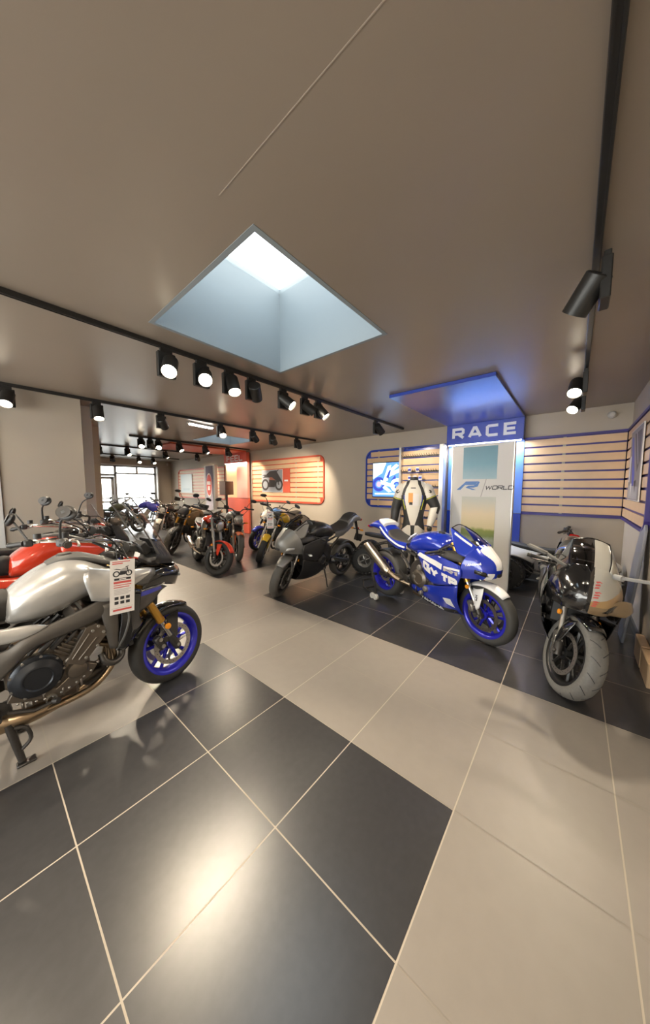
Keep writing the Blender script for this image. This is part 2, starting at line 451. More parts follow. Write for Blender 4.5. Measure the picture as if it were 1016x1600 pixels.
# ceiling with two skylight openings
SK = [(0.735, 1.945, -0.945, 0.25), (3.45, 4.55, 4.10, 5.30)]
xs = sorted({XB-.2, XW+.2, 0.735, 1.945, 3.45, 4.55}); ys = sorted({YR-.2, YF+.2, -0.945, 0.25, 4.10, 5.30})
b = MB(M_ceil)
for i in range(len(xs)-1):
    for j in range(len(ys)-1):
        cx, cy = (xs[i]+xs[i+1])/2, (ys[j]+ys[j+1])/2
        if any(s[0]<cx<s[1] and s[2]<cy<s[3] for s in SK): continue
        b.add([(xs[i],ys[j],ROOM_H),(xs[i+1],ys[j],ROOM_H),(xs[i+1],ys[j+1],ROOM_H),(xs[i],ys[j+1],ROOM_H)], [(0,1,2,3)])
struct(b.build('ceiling', smooth=0))
for k, (x0,x1,y0,y1) in enumerate(SK):
    z0, z1, z2 = ROOM_H-0.002, 3.218, 3.505
    b = MB(M_shaft); e = 0.012
    def tubewall(x0,x1,y0,y1,z0,z1,t=.03):
        b.box(((x0+x1)/2, y0-t/2, (z0+z1)/2), (x1-x0+2*t, t, z1-z0)); b.box(((x0+x1)/2, y1+t/2, (z0+z1)/2), (x1-x0+2*t, t, z1-z0))
        b.box((x0-t/2, (y0+y1)/2, (z0+z1)/2), (t, y1-y0, z1-z0)); b.box((x1+t/2, (y0+y1)/2, (z0+z1)/2), (t, y1-y0, z1-z0))
    tubewall(x0,x1,y0,y1,z0,z1); tubewall(x0-e,x1+e,y0-e,y1+e,z1,z2+.06)
    struct(b.build('trim_%d' % (k+1), smooth=0))
    b = MB(M_paneglass); b.box(((x0+x1)/2,(y0+y1)/2,z2+.012), (x1-x0+2*e, y1-y0+2*e, .012))
    w_ = struct(b.build('window_%d' % (k+1), smooth=0))

def wall(name, c, d, m=None):
    return struct(MB(m or M_wall).box(c, d).build(name, smooth=0))
H2 = ROOM_H/2
wall('wall_race', (XW+.075, (YF+YR)/2, H2), (.15, YF-YR+.3, ROOM_H))
wall('wall_right', ((XB+XW)/2, YR-.075, H2), (XW-XB, .15, ROOM_H))
# unseen glazed shop front, added behind the viewpoint for daylight fill
BY0, BY1, BZ0, BZ1 = -2.45, 3.35, .22, 2.55
struct(MB(M_wall).box((XB-.075, (YR+BY0)/2, H2), (.15, BY0-YR, ROOM_H)).box((XB-.075, (BY1+4.2)/2, H2), (.15, 4.2-BY1, ROOM_H)).box((XB-.075, (BY0+BY1)/2, BZ0/2), (.15, BY1-BY0, BZ0)).box((XB-.075, (BY0+BY1)/2, (BZ1+ROOM_H)/2), (.15, BY1-BY0, ROOM_H-BZ1)).build('wall_back', smooth=0))
b = MB(M_grey)
for k in range(5): b.box((XB-.06, BY0+.04+(BY1-BY0-.08)*k/4, (BZ0+BZ1)/2), (.07, .07, BZ1-BZ0))
for z in (BZ0+.03, BZ1-.03): b.box((XB-.06, (BY0+BY1)/2, z), (.06, BY1-BY0, .06))
wf = struct(b.build('window_4', smooth=0))
MB(M_paneglass).box((XB-.06, (BY0+BY1)/2, (BZ0+BZ1)/2), (.010, BY1-BY0-.05, BZ1-BZ0-.06)).build('pane', wf, smooth=0)
wall('wall_left', (0.425, 3.13, H2), (0.79, .16, ROOM_H))
wall('wall_side', ((XB+0.02)/2, 3.45, H2), (0.02-XB, .16, ROOM_H), M_white)
wall('wall_corner', (0.74, 4.18, H2), (.16, 1.94, ROOM_H))
wall('wall_stub', (0.74, 5.22, H2), (1.50, .16, ROOM_H))
wall('wall_far', (1.41, 8.8, H2), (.16, 7.0, ROOM_H))
struct(MB(M_white).box((-.02, 3.20, H2), (.09, .34, ROOM_H), ch=.004).build('trim_3', smooth=0))
struct(MB(M_white).box((0.96, 3.50, H2), (.12, .10, ROOM_H), ch=.004).build('trim_4', smooth=0))
# window wall: solid right of the glazing, a lintel above
WX0, WX1, WZ = 2.55, 5.22, 2.47
wall('wall_window', ((WX1+XW)/2, YF+.1, H2), (XW-WX1, .2, ROOM_H))
struct(MB(M_wall).box(((1.4+WX1)/2, YF+.1, (WZ+ROOM_H)/2), (WX1-1.4, .2, ROOM_H-WZ)).box(((1.4+WX0)/2, YF+.1, WZ/2), (WX0-1.4, .2, WZ)).build('wall_lintel', smooth=0))
struct(MB(M_white).box((WX1+.02, YF+.02, WZ/2), (.05, .30, WZ)).box(((WX0+WX1)/2, YF-.02, WZ+.02), (WX1-WX0, .06, .05)).build('trim_5', smooth=0))
b = MB(M_grey); yf = YF+.10
for x in (WX0+.03, 3.66, WX1-.03): b.box((x, yf, WZ/2), (.09, .08, WZ))
b.box((4.46, yf, 2.30), (.07, .07, .30))
for z in (WZ-.03, 2.14): b.box(((3.66+WX1)/2, yf, z), (WX1-3.66, .08, .07))
b.box(((WX0+3.66)/2, yf, WZ-.03), (3.66-WX0, .08, .07)); b.box(((WX0+3.66)/2, yf, 2.06), (3.66-WX0, .08, .09))
b.box(((3.66+WX1)/2, yf, .05), (WX1-3.66, .08, .10))
fr = struct(b.build('window_3', smooth=0))
b = MB(M_paneglass); b.box(((3.66+WX1)/2, yf, 1.1), (WX1-3.74, .010, 2.02)); b.box(((3.66+WX1)/2, yf, 2.30), (WX1-3.74, .010, .26))
b.build('pane', fr, smooth=0)
b = MB(M_grey); dx0, dx1 = WX0+.08, 3.60
for x in (dx0+.05, dx1-.05): b.box((x, yf, 1.0), (.10, .06, 1.98))
b.box(((dx0+dx1)/2, yf, 1.94), (dx1-dx0, .06, .10)); b.box(((dx0+dx1)/2, yf, .10), (dx1-dx0, .06, .18)); b.box(((dx0+dx1)/2, yf, .95), (dx1-dx0, .055, .07))
dr = struct(b.build('door_1', smooth=0))
MB(M_paneglass).box(((dx0+dx1)/2, yf, 1.0), (dx1-dx0-.18, .010, 1.76)).build('pane', dr, smooth=0)
MB(M_alu).cyl((dx1-.06, yf-.07, .85), (dx1-.06, yf-.07, 1.25), .012).build('door_handle', dr)
# pavement outside
struct(MB(mat('paving', (.55,.54,.52), .8, noise=.1, nscale=6)).box((4, YF+9, -.06), (26, 17.4, .1)).build('ground', smooth=0))
# skirting on the right wall
struct(MB(M_gplast).box(((XB+XW)/2, YR+.008, .045), (XW-XB, .016, .09)).build('baseboard_right', smooth=0))
struct(MB(M_gplast).box((XW-.008, (YR+YF)/2, .045), (.016, YF-YR-.04, .09)).build('baseboard_race', smooth=0))

# plasterboard joint in the ceiling
struct(MB(mat('joint_filler', (.42,.35,.285), .5)).box((.535, -1.85, ROOM_H-.0006), (.0035, 1.75, .001)).build('trim_6', smooth=0))
# railing outside the window
t = thing('railing', (3.9, YF+.75, 0), (0,0,0), 'grey metal railing with thin balusters outside the shop window', 'railing')
b = MB(M_grey); b.box((0,0,1.08),(3.4,.045,.045)); b.box((0,0,.12),(3.4,.035,.035)); b.build('rail', t)
for k in range(13): MB(M_grey).box((-1.62+k*.27,0,.54),(.022,.022,1.08)).build('baluster', t)

# ------------------------------------------------------------------ slat walls
def rrect(y0, y1, z0, z1, rl, rr, n=7):
    """outline, rounded at the y1 end (rl) and/or the y0 end (rr)"""
    P = []
    def arc(cy, cz, r, a0): 
        if r <= 0: P.append((cy, cz)); return
        for k in range(n+1):
            a = a0+PI/2*k/n; P.append((cy+r*math.cos(a), cz+r*math.sin(a)))
    arc(y1-rl, z0+rl, rl, -PI/2); arc(y1-rl, z1-rl, rl, 0); arc(y0+rr, z1-rr, rr, PI/2); arc(y0+rr, z0+rr, rr, PI)
    return P
def slatwall(t, y0, y1, z0, z1, rl, rr, col, plane_map, nsl=9, fw=.035, dep=.035, brackets=()):
    """board with wooden slats; plane_map turns (along, z, out) into a thing-local point"""
    def put(bb, poly, d0, d1):
        n = len(poly); V = [plane_map(a,z,d0) for a,z in poly]+[plane_map(a,z,d1) for a,z in poly]
        bb.add(V, [tuple(range(n))[::-1], tuple(range(n,2*n))]+[(i,(i+1)%n,n+(i+1)%n,n+i) for i in range(n)])
    bb = MB(col); put(bb, rrect(y0,y1,z0,z1,rl,rr), .001, dep*.45)
    out = rrect(y0,y1,z0,z1,rl,rr); inn = rrect(y0+fw*(rr>0),y1-fw*(rl>0),z0+fw,z1-fw,max(0,rl-fw),max(0,rr-fw))
    n = len(out)
    V = [plane_map(a,z,dep*.4) for a,z in out+inn]+[plane_map(a,z,dep*1.25) for a,z in out+inn]; F = []
    for i in range(n):
        j = (i+1)%n
        F += [(2*n+i,2*n+j,3*n+j,3*n+i),(i,j,2*n+j,2*n+i),(n+j,n+i,3*n+i,3*n+j),(j,i,n+i,n+j)]
    bb.add(V, F); bb.build('board', t, smooth=0)
    p = (z1-z0-2*fw)/nsl; gr = p*.21; bs = MB(M_wood)
    for k in range(nsl):
        a, c = z0+fw+k*p+gr/2, z0+fw+(k+1)*p-gr/2
        def cut(z):
            # keep slat ends inside the rounded corner
            def ins(r):
                r = max(0, r-fw); 
                if r <= 0: return 0
                dz = min(z-(z0+fw), (z1-fw)-z)
                return 0 if dz >= r else r-math.sqrt(max(0, r*r-(r-max(dz,0))**2))
            return ins(rr), ins(rl)
        l1, h1 = cut(a); l2, h2 = cut(c)
        yl, yh = y0+fw*(rr>0)+max(l1,l2)+.004, y1-fw*(rl>0)-max(h1,h2)-.004
        put(bs, [(yl,a),(yh,a),(yh,c),(yl,c)], dep*.45, dep)
    bs.build('slats', t, smooth=0)
    if brackets:
        bb = MB(M_grey)
        for y in brackets:
            for k in range(nsl+1):
                z = z0+fw+k*p
                if z0+.02 < z < z1-.02: put(bb, [(y-.02,z-gr*.45),(y+.02,z-gr*.45),(y+.02,z+gr*.45),(y-.02,z+gr*.45)], dep*.46, dep*.8)
        bb.build('bracket', t, smooth=0)
onrace = lambda a, z, d: (-d, a, z)
t = thing('slat_wall_panel', (XW, 0, 0), (0,0,0), 'blue framed slat wall panel with rounded corners behind the television screen', 'slat wall')
slatwall(t, -0.18, 1.64, 1.10, 2.41, .20, 0, M_blue, onrace, brackets=(1.30, .62))
t = thing('slat_wall_panel', (XW, 0, 0), (0,0,0), 'blue slat wall of pale wood strips between the RACE portal and the room corner', 'slat wall')
slatwall(t, YR+.04, -1.475, 1.10, 2.38, 0, 0, M_bluesl, onrace, brackets=(-2.0,))
t = thing('slat_wall_panel', (0, YR, 0), (0,0,0), 'blue slat wall with rounded lower end on the right hand wall', 'slat wall')
slatwall(t, 3.97, XW-.045, 1.10, 2.38, 0, .16, M_bluesl, lambda a,z,d: (a, d, z))
t = thing('slat_wall_panel', (XW, 0, 0), (0,0,0), 'red framed slat wall panel with rounded right end and a dark bike poster', 'slat wall')
slatwall(t, 2.93, 6.05, 1.10, 2.42, 0, .20, M_red, onrace, nsl=9, brackets=(3.15, 4.0))
t = thing('slat_wall_panel', (XW, 0, 0), (0,0,0), 'red slat wall panel with pale posters in the far corner', 'slat wall')
slatwall(t, 7.75, 11.55, 1.10, 2.32, .22, 0, M_red, onrace, nsl=9)

# television on the slats
t = thing('television', (XW-.052, 1.055, 1.725), (0,0,0), 'flat television showing a blue motocross picture, mounted on blue slats', 'television')
MB(M_black).box((-.015,0,0),(.03,.75,.79),ch=.005).build('case', t)
sm = mat('screen_blue', (.03,.07,.3), .3, emit=(.10,.28,.95), estr=1.1); sl = mat('screen_light', (.3,.6,.9), .3, emit=(.62,.85,1.0), estr=1.5)
sd = mat('screen_deep', (.02,.03,.15), .3, emit=(.035,.06,.40), estr=1.0); sp_ = mat('screen_pink', (.5,.3,.4), .3, emit=(.75,.42,.55), estr=.9)
b = MB(sm); X = -.031; b.prism([(-.355,-.375),(.355,-.375),(.355,.375),(-.355,.375)], X, X-.002, 'yz')
def scr(poly, m, lay): b.prism(poly, X-.002, X-.002-.0007*lay, 'yz', m)
def ringp(cy, cz, r0, r1, m, lay, n=24):
    for k in range(n):
        a0, a1 = 2*PI*k/n, 2*PI*(k+1)/n
        scr([(cy+r0*math.cos(a0),cz+r0*math.sin(a0)),(cy+r1*math.cos(a0),cz+r1*math.sin(a0)),(cy+r1*math.cos(a1),cz+r1*math.sin(a1)),(cy+r0*math.cos(a1),cz+r0*math.sin(a1))], m, lay)
scr([(.355,.02),(.355,.375),(.02,.375),(.12,.15)], sl, 1)
ringp(.20,-.10,.09,.165,sd,2); ringp(.20,-.10,.0,.06,sp_,2); ringp(-.24,-.12,.08,.15,sl,2); ringp(-.24,-.12,.04,.07,sd,2)
for p_ in ([(.10,-.05),(-.02,.30),(-.10,.32),(-.02,-.02)],[(-.05,.06),(-.30,.16),(-.30,.24),(-.04,.14)],[(.16,.0),(-.20,-.12),(-.18,-.18),(.14,-.10)],[(-.02,.2),(-.22,.34),(-.28,.30),(-.06,.12)],[(.05,-.12),(-.12,-.26),(-.05,-.28),(.1,-.18)]): scr(p_, sl, 3)
for p_ in ([(.02,.05),(-.06,.22),(-.10,.2),(-.04,.02)],[(-.1,-.02),(-.2,.1),(-.22,.02)]): scr(p_, sd, 4)
scr([(-.30,-.33),(.30,-.33),(.30,-.30),(-.30,-.30)], sl, 3)
b.build('screen', t, smooth=0)

# motorbike pictogram for printed pictures, drawn from flat shapes
def bike_picture(s, P, m1, m2, sc):
    """P(a, z, layer) -> point; a simple side view of a motorcycle"""
    def poly(pts, m, lay):
        s.add([P(a*sc, z*sc, lay) for a, z in pts], [tuple(range(len(pts)))], m)
    for cx in (-.34, .34):
        for k in range(16):
            a0, a1 = 2*PI*k/16, 2*PI*(k+1)/16
            poly([(cx+.12*math.cos(a0),-.12+.12*math.sin(a0)),(cx+.19*math.cos(a0),-.12+.19*math.sin(a0)),(cx+.19*math.cos(a1),-.12+.19*math.sin(a1)),(cx+.12*math.cos(a1),-.12+.12*math.sin(a1))], m1, 1)
    poly([(-.18,-.2),(.14,-.2),(.2,.05),(-.14,.06)], m1, 1.5)
    poly([(-.14,.04),(.22,.02),(.30,.16),(.14,.24),(-.08,.17)], m2, 2)
    poly([(-.50,.20),(-.10,.10),(-.12,.16),(-.34,.22)], m1, 2.2)
    poly([(.36,-.13),(.31,-.13),(.20,.28),(.25,.30)], m1, 2.4); poly([(.15,.24),(.33,.34),(.33,.37),(.14,.28)], m1, 2.4)
def poster(name, loc, wy, hz, label, base, extra, rotz=0, frame=None):
    t = thing(name, loc, (0,0,rotz), label, 'poster')
    MB(frame or M_card).box((-.006,0,0),(.012,wy,hz)).build('backing', t, smooth=0)
    b = MB(base); b.add([(-.0125,wy/2-.008,-hz/2+.008),(-.0125,-wy/2+.008,-hz/2+.008),(-.0125,-wy/2+.008,hz/2-.008),(-.0125,wy/2-.008,hz/2-.008)], [(0,1,2,3)])
    extra(b, lambda a,z,l: (-.0125-.0008*l, -a, z)); b.build('print', t, smooth=0); return t
pg = mat('print_grey', (.30,.32,.36), .45); pd = mat('print_dark', (.035,.03,.03), .45); pbr = mat('print_brown', (.28,.10,.06), .45)
poster('poster', (XW-.045, 5.03, 1.75), .98, .69, 'grey poster of a dark motorcycle on the red slat wall', pg, lambda b,P: (bike_picture(b, P, pd, pbr, .95), b.add([P(a,z,3) for a,z in ((-.45,.1),(-.1,.3),(.2,.32),(.45,.02),(.3,-.05),(0,.12))], [(0,1,2,3,4,5)], pd)))
poster('poster', (XW-.045, 4.38, 1.75), .30, .69, 'plain red poster strip beside the grey motorcycle poster', M_red, lambda b,P: b.add([P(a,z,1) for a,z in ((-.08,-.02),(.08,-.02),(.08,.03),(-.08,.03))], [(0,1,2,3)], M_letter), frame=M_red)
pp = mat('print_pale', (.62,.70,.70), .4); ppk = mat('print_pinkish', (.72,.55,.52), .4)
poster('poster', (XW-.045, 10.75, 1.72), 1.05, .80, 'pale grey blank looking poster on the far red slats', pp, lambda b,P: b.add([P(a,z,1) for a,z in ((-.3,-.3),(.3,-.3),(.3,-.2),(-.3,-.2))], [(0,1,2,3)], mat('print_pale2', (.52,.62,.64), .4)))
poster('poster', (XW-.045, 8.75, 1.72), .95, .80, 'pinkish poster on the far red slats next to the tall totem', ppk, lambda b,P: b.add([P(a,z,1) for a,z in ((-.3,.2),(.3,.2),(.3,.3),(-.3,.3))], [(0,1,2,3)], M_inkred))
# dark picture on the right wall
def rp(b, P):
    def q(pts, m, l): b.add([P(a,z,l) for a,z in pts], [tuple(range(len(pts)))], m)
    q([(-.33,.34),(-.22,.34),(.05,-.12),(.0,-.30),(-.10,-.28)], mat('print_blue', (.03,.06,.42), .4), 1)
    q([(-.12,.36),(.36,.36),(.36,.02),(.2,-.1)], pd, 1); q([(-.38,.1),(-.28,.12),(-.32,-.2),(-.38,-.2)], M_card, 2)
    q([(.0,.36),(.05,.36),(.28,.0),(.24,-.02)], M_inkgr, 2); q([(-.36,-.24),(.36,-.26),(.36,-.40),(-.36,-.40)], M_inkgr, 2)
    q([(.08,-.20),(.2,-.18),(.16,-.34)], pd, 3); q([(-.2,-.22),(-.1,-.22),(-.14,-.38)], M_card, 3)
poster('poster', (4.78, YR+.045, 1.82), .86, .84, 'dark picture with slanted blue streak hanging on the right hand slats', mat('print_taupe', (.22,.20,.18), .4), rp, rotz=R(-90))

# ------------------------------------------------------------------ RACE and FEEL portals
def letters(t, s, x, yc, z, h, st, gap, dep, wide, mtl, name='lettering'):
    Q, wd = text_quads(s, h, st, gap, 0, wide); x0 = 0; k = 0
    for ch in s:
      b = MB(mtl); n = sum(len(pl)-1 for pl in LET[ch][1])
      for q in Q[k:k+n]:
        k += 1; dq = dep+.0004*(k%9)
        b.add([(x-dq, yc+wd/2-a, z+c) for a, c in q]+[(x, yc+wd/2-a, z+c) for a, c in q],
              [(0,1,2,3),(7,6,5,4),(0,4,5,1),(1,5,6,2),(2,6,7,3),(3,7,4,0)])
      b.build('letter', t, smooth=0)
def lightstrip(t, x, y0, y1, z, watts, col):
    MB(M_tube).box((x, (y0+y1)/2, z), (.03, abs(y1-y0), .012)).build('light_strip', t, smooth=0)
    d = bpy.data.lights.new('strip_light', 'AREA'); d.shape = 'RECTANGLE'; d.size = .03; d.size_y = abs(y1-y0); d.energy = watts; d.color = col
    o = bpy.data.objects.new('strip_light', d); COL.objects.link(o); o.parent = t; o.location = (x, (y0+y1)/2, z-.012)
t = thing('portal', (0,0,0), (0,0,0), 'blue portal with RACE header, ceiling panel and side post', 'portal')
Y0, Y1 = -1.475, -0.255
MB(M_blue).box(((3.36+XW)/2, (Y0+Y1)/2, ROOM_H-.022), (XW-3.36, Y1-Y0, .040), ch=.003).build('ceiling_panel', t, smooth=0)
MB(M_blue).box((XW-.12, (Y0+Y1)/2, (2.345+ROOM_H-.042)/2), (.16, Y1-Y0, ROOM_H-.042-2.345), ch=.003).build('header', t, smooth=0)
letters(t, 'RACE', XW-.202, (Y0+Y1)/2-.005, 2.435, .205, .225, .52, .012, 1.02, M_letter)
b = MB(mat('backlit_blue', (.13,.27,.80), .3)); b.box((XW-.025, (Y0+Y1)/2, 1.73), (.045, Y1-Y0, 1.23)); b.build('back_panel', t, smooth=0)
MB(M_blue).box((XW-.025, (Y0+Y1)/2, .56), (.045, Y1-Y0, 1.09)).build('lower_panel', t, smooth=0)
lightstrip(t, XW-.17, Y0+.03, Y1-.03, 2.338, 26, (.9,.95,1.0))

t = thing('portal', (0,0,0), (0,0,0), 'red portal with FEEL header, ceiling panel and glowing back panel', 'portal')
Y0, Y1 = 6.10, 7.42; XF = 5.62
MB(M_red).box(((3.26+XF)/2, (Y0+Y1)/2, ROOM_H-.022), (XF-3.26, Y1-Y0, .040), ch=.003).build('ceiling_panel', t, smooth=0)
MB(M_red).box((XF+.06, (Y0+Y1)/2, (2.38+ROOM_H-.042)/2), (.14, Y1-Y0, ROOM_H-.042-2.38), ch=.003).build('header', t, smooth=0)
letters(t, 'FEEL', XF-.012, (Y0+Y1)/2, 2.43, .21, .20, .34, .012, 1.15, M_letter)
MB(mat('peach_panel', (.85,.50,.26), .4)).box((XF+.10, 7.07, 1.79), (.05, .70, 1.18)).build('back_panel', t, smooth=0)
MB(mat('pink_panel', (.80,.33,.27), .35)).box((XF+.08, 6.41, 1.79), (.09, .60, 1.18)).build('side_panel', t, smooth=0)
MB(M_red).box((XF+.09, (Y0+Y1)/2, .60), (.07, Y1-Y0, 1.18)).build('lower_panel', t, smooth=0)
lightstrip(t, XF+.03, Y0+.03, Y1-.03, 2.372, 34, (1.0,.88,.66))

# tall totem with a red badge
t = thing('totem_sign', (4.48, 6.30, 0), (0,0,0), 'tall silver totem with red oval badge in front of the FEEL portal', 'sign')
MB(M_alu).box((0,0,1.11),(.10,.60,2.20),ch=.006).build('panel', t, smooth=0)
tm = gradient_mat('totem_print', [(0,(.62,.58,.66)),(.45,(.52,.50,.60)),(.75,(.22,.20,.33)),(1,(.10,.09,.16))], 2)
MB(tm).box((-.053,0,1.11),(.006,.40,2.16)).build('print', t, smooth=0)
b = MB(M_card); b.lathe([(0,0),(.205,0),(.205,.008),(0,.008)], (-.056,0,0), (-1,0,0), 32)
for i in range(len(b.v)): b.v[i] = Vector((b.v[i].x, b.v[i].y*.80, b.v[i].z*1.75+1.62))
b.m = M_inkred; n0 = len(b.v); b.lathe([(0,.008),(.180,.008),(.180,.012),(0,.012)], (-.056,0,0), (-1,0,0), 32)
for i in range(n0, len(b.v)): b.v[i] = Vector((b.v[i].x, b.v[i].y*.80, b.v[i].z*1.75+1.62))
for z, wd, hh in ((1.68,.20,.10),(1.53,.12,.12)): b.box((-.070,0,z),(.003,wd,hh), m=M_card)
b.build('badge', t, smooth=0)
# low brown box stack and small rack beside the totem
t = thing('merchandise_box', (5.15, 6.55, 0), (0,0,0), 'dark brown box on a slim stand between the totem and the FEEL panel', 'box')
MB(mat('dark_wood',(.10,.05,.03),.5)).box((0,0,1.53),(.30,.36,.44),ch=.01).build('box', t, smooth=0)
MB(M_black).box((0,0,.66),(.05,.05,1.30)).box((0,0,.012),(.4,.4,.024)).build('stand', t, smooth=0)

# ------------------------------------------------------------------ R WORLD sign
t = thing('advertising_sign', (4.86, -1.055, 0), (0,0,0), 'white freestanding sign with two pictures reading R/WORLD beside the leather suit', 'sign')
MB(M_white).box((0,0,1.105),(.13,.83,2.20),ch=.004).build('panel', t, smooth=0)
MB(M_alu).box((.0,.421,1.105),(.135,.012,2.21)).box((0,-.421,1.105),(.135,.012,2.21)).build('side_trim', t, smooth=0)
g1 = gradient_mat('sky_print', [(0,(.36,.52,.58)),(.5,(.16,.35,.46)),(1,(.11,.27,.36))], 2, nz=.12)
g2 = gradient_mat('track_print', [(0,(.14,.20,.17)),(.30,(.30,.36,.30)),(.40,(.40,.46,.38)),(.46,(.20,.27,.10)),(.54,(.26,.31,.08)),(.58,(.64,.56,.34)),(.78,(.70,.58,.40)),(1,(.52,.53,.48))], 2, nz=.06)
MB(g1).box((-.0675,.02,1.925),(.003,.47,.49)).build('upper_picture', t, smooth=0)
MB(g2).box((-.0675,.02,.885),(.003,.47,1.05)).build('lower_picture', t, smooth=0)
b = MB(mat('logo_blue', (.07,.20,.55), .4)); X = -.0665
def sg(poly, m=None): b.add([(X-.002, -a, z) for a, z in poly], [tuple(range(len(poly)))], m)
z0 = 1.515; o = -.34
for poly in ([(0,0),(.06,.0),(.13,.075),(.28,.075),(.30,.10),(.11,.10)],[(.11,.10),(.30,.10),(.33,.13),(.14,.13)],[(.28,.075),(.33,.13),(.35,.12),(.32,.05),(.26,.035),(.14,.035),(.18,.065),(.26,.068)],[(.14,.035),(.20,.035),(.30,.0),(.24,.0)]): sg([(a*.95+o, z+z0) for a, z in poly])
sg([(.0,1.38),(.012,1.38),(.105,1.76),(.095,1.76)], M_inkgr)
Q, wd = text_quads('WORLD', .062, .17, .22, .2, 1.15)
for q in Q: sg([(a+.07, c+1.52) for a, c in q], M_ink)
b.build('lettering', t, smooth=0)

# peg display between the sign and the television
t = thing('display_rack', (5.53, .145, 0), (0,0,0), 'grey framed display rack of wooden slats and rows of hooks behind the leather suit', 'rack')
MB(M_alu).box((0,.455,1.18),(.14,.05,2.36),ch=.004).build('upright', t, smooth=0); MB(M_alu).box((0,-.375,1.18),(.14,.08,2.36),ch=.004).build('upright', t, smooth=0)
b = MB(M_wood)
for k in range(15): b.box((.02,.05,.12+k*.15),(.02,.76,.128))
b.build('slats', t, smooth=0)
MB(M_blue).box((.045,.05,1.18),(.02,.76,2.3)).build('board', t, smooth=0)
for k in range(6):
    z = 2.17-k*.30 if k < 5 else .62
    b = MB(M_black); b.box((-.01,.05,z),(.012,.74,.020))
    for q in range(16): b.tube([(-.01,-.30+q*.046,z),(-.13,-.30+q*.046,z+.01),(-.14,-.30+q*.046,z+.035)], .005, 5)
    b.build('hook_row', t, smooth=0)
pk = []
for k, (y, z) in enumerate([(.36,1.86),(.25,1.86),(.14,1.86),(.36,2.02),(.2,2.02)]):
    o = MB(M_card).box((0,0,-.045),(.016,.07,.09),ch=.003).box((-.0095,0,-.04),(.003,.055,.04), m=M_blueb).build('accessory_pack', None, smooth=0, loc=(5.53-.08, .05+y-.03, z-.075))
    tag(o, ['white and blue accessory pack at left end of the upper hook row','second accessory pack along the upper hook row','third accessory pack, right above the suit collar','accessory pack on topmost hooks at left','accessory pack on topmost hooks near the middle'][k], 'accessory', 'accessory packs on the hooks')

# round alarm detector in the corner
t = thing('alarm_detector', (XW-.03, YR+.22, 2.60), (0,0,0), 'small round cream alarm detector high in the right hand corner', 'detector')
MB(M_ivory).lathe([(0,-.03),(.045,-.03),(.052,0),(.046,.03),(.03,.05),(0,.055)], (0,0,0), (-1,0,0), 20).build('body', t)
t = thing('alarm_detector', (XW-.16, YF-.05, 2.60), (0,0,0), 'tiny white alarm detector high in the far corner beside the window', 'detector')
MB(M_ivory).box((0,0,0),(.07,.06,.12),ch=.015).build('body', t)
# ------------------------------------------------------------------ lighting tracks and spotlights
TZ = ROOM_H
def track(x0, x1, y, label):
    t = thing('lighting_track', ((x0+x1)/2, y, TZ), (0,0,0), label, 'track', 'ceiling lighting tracks')
    b = MB(M_black); L = x1-x0
    b.box((0,0,-.016),(L,.034,.032),ch=.003); b.box((0,-.010,-.034),(L,.006,.006)); b.box((0,.010,-.034),(L,.006,.006)); b.build('rail', t, smooth=0)
    for s in (-1,1): MB(M_black).box((s*L/2,0,-.016),(.03,.040,.036),ch=.004).build('end_cap', t, smooth=0)
track(-3.2, 5.45, -2.185, 'black lighting track nearest the right hand wall')
track(-2.6, 5.45, .55, 'black lighting track running past the near skylight')
track(-3.0, 5.45, 2.92, 'black lighting track in front of the beige wall on the left')
track(2.2, 5.45, 5.70, 'short black lighting track before the far skylight')
track(2.0, 5.45, 7.95, 'black lighting track beyond the FEEL ceiling panel')
track(1.6, 5.45, 10.6, 'black lighting track nearest the shop window')

def lamp(x, y, aim, on, label, side=-1, watts=None, cone=75, col=(1.0,.84,.63)):
    t = thing('track_spotlight', (x, y, TZ-.034), (0,0,0), label, 'spotlight', 'black track spotlights')
    MB(M_black).box((0,0,-.020),(.10,.030,.040),ch=.004).build('adapter', t, smooth=0)
    MB(M_black).box((.0,0,-.135),(.145,.042,.20),ch=.005).build('gear_box', t, smooth=0)
    a = Vector(aim).normalized(); c = Vector((0, side*.070, -.16))
    b = MB(M_black); b.cyl((0,side*.015,-.16),(0,side*.045,-.16),.016,10); b.build('pivot', t)
    L = .18; p0 = c-a*L*.5
    b = MB(M_black); b.lathe([(0,0),(.054,0),(.061,.006),(.061,L),(.057,L),(.053,L-.022),(0.0525,L-.022)], p0, a, 24)
    hd = b.build('lamp_head', t)
    b = MB(M_lamp if on else M_alu); b.lathe([(0,L-.022),(.0525,L-.022)], p0, a, 24); b.build('lens', hd)
    if on:
        d = bpy.data.lights.new('spot_light', 'SPOT'); d.energy = watts or SPOT_W; d.color = col; d.spot_size = R(cone); d.spot_blend = .55; d.shadow_soft_size = .04
        o = bpy.data.objects.new('spot_light', d); COL.objects.link(o); o.parent = t
        o.location = c+a*(L*.5+.01); o.rotation_euler = a.to_track_quat('-Z','Y').to_euler()
    return t
# track by the right wall
lamp(1.93, -2.225, (.42,.50,-.70), True, 'near spotlight seen from behind at upper right', 1)
lamp(3.78, -2.185, (-.62,.10,-.72), True, 'lit spotlight on the right hand track pointing back over the dark bike', 1, watts=70, cone=80)
lamp(4.62, -2.185, (-.55,.30,-.60), True, 'unlit looking spotlight at the far end of the right hand track', 1, watts=35)
lamp(-.9, -2.185, (.5,.5,-.7), True, 'added fill spotlight overhead behind the viewpoint', 1)  # this lamp and the next are unseen, added to fill the room
lamp(-2.2, -2.185, (.4,.5,-.75), True, 'added fill spotlight overhead farther behind the viewpoint', 1)
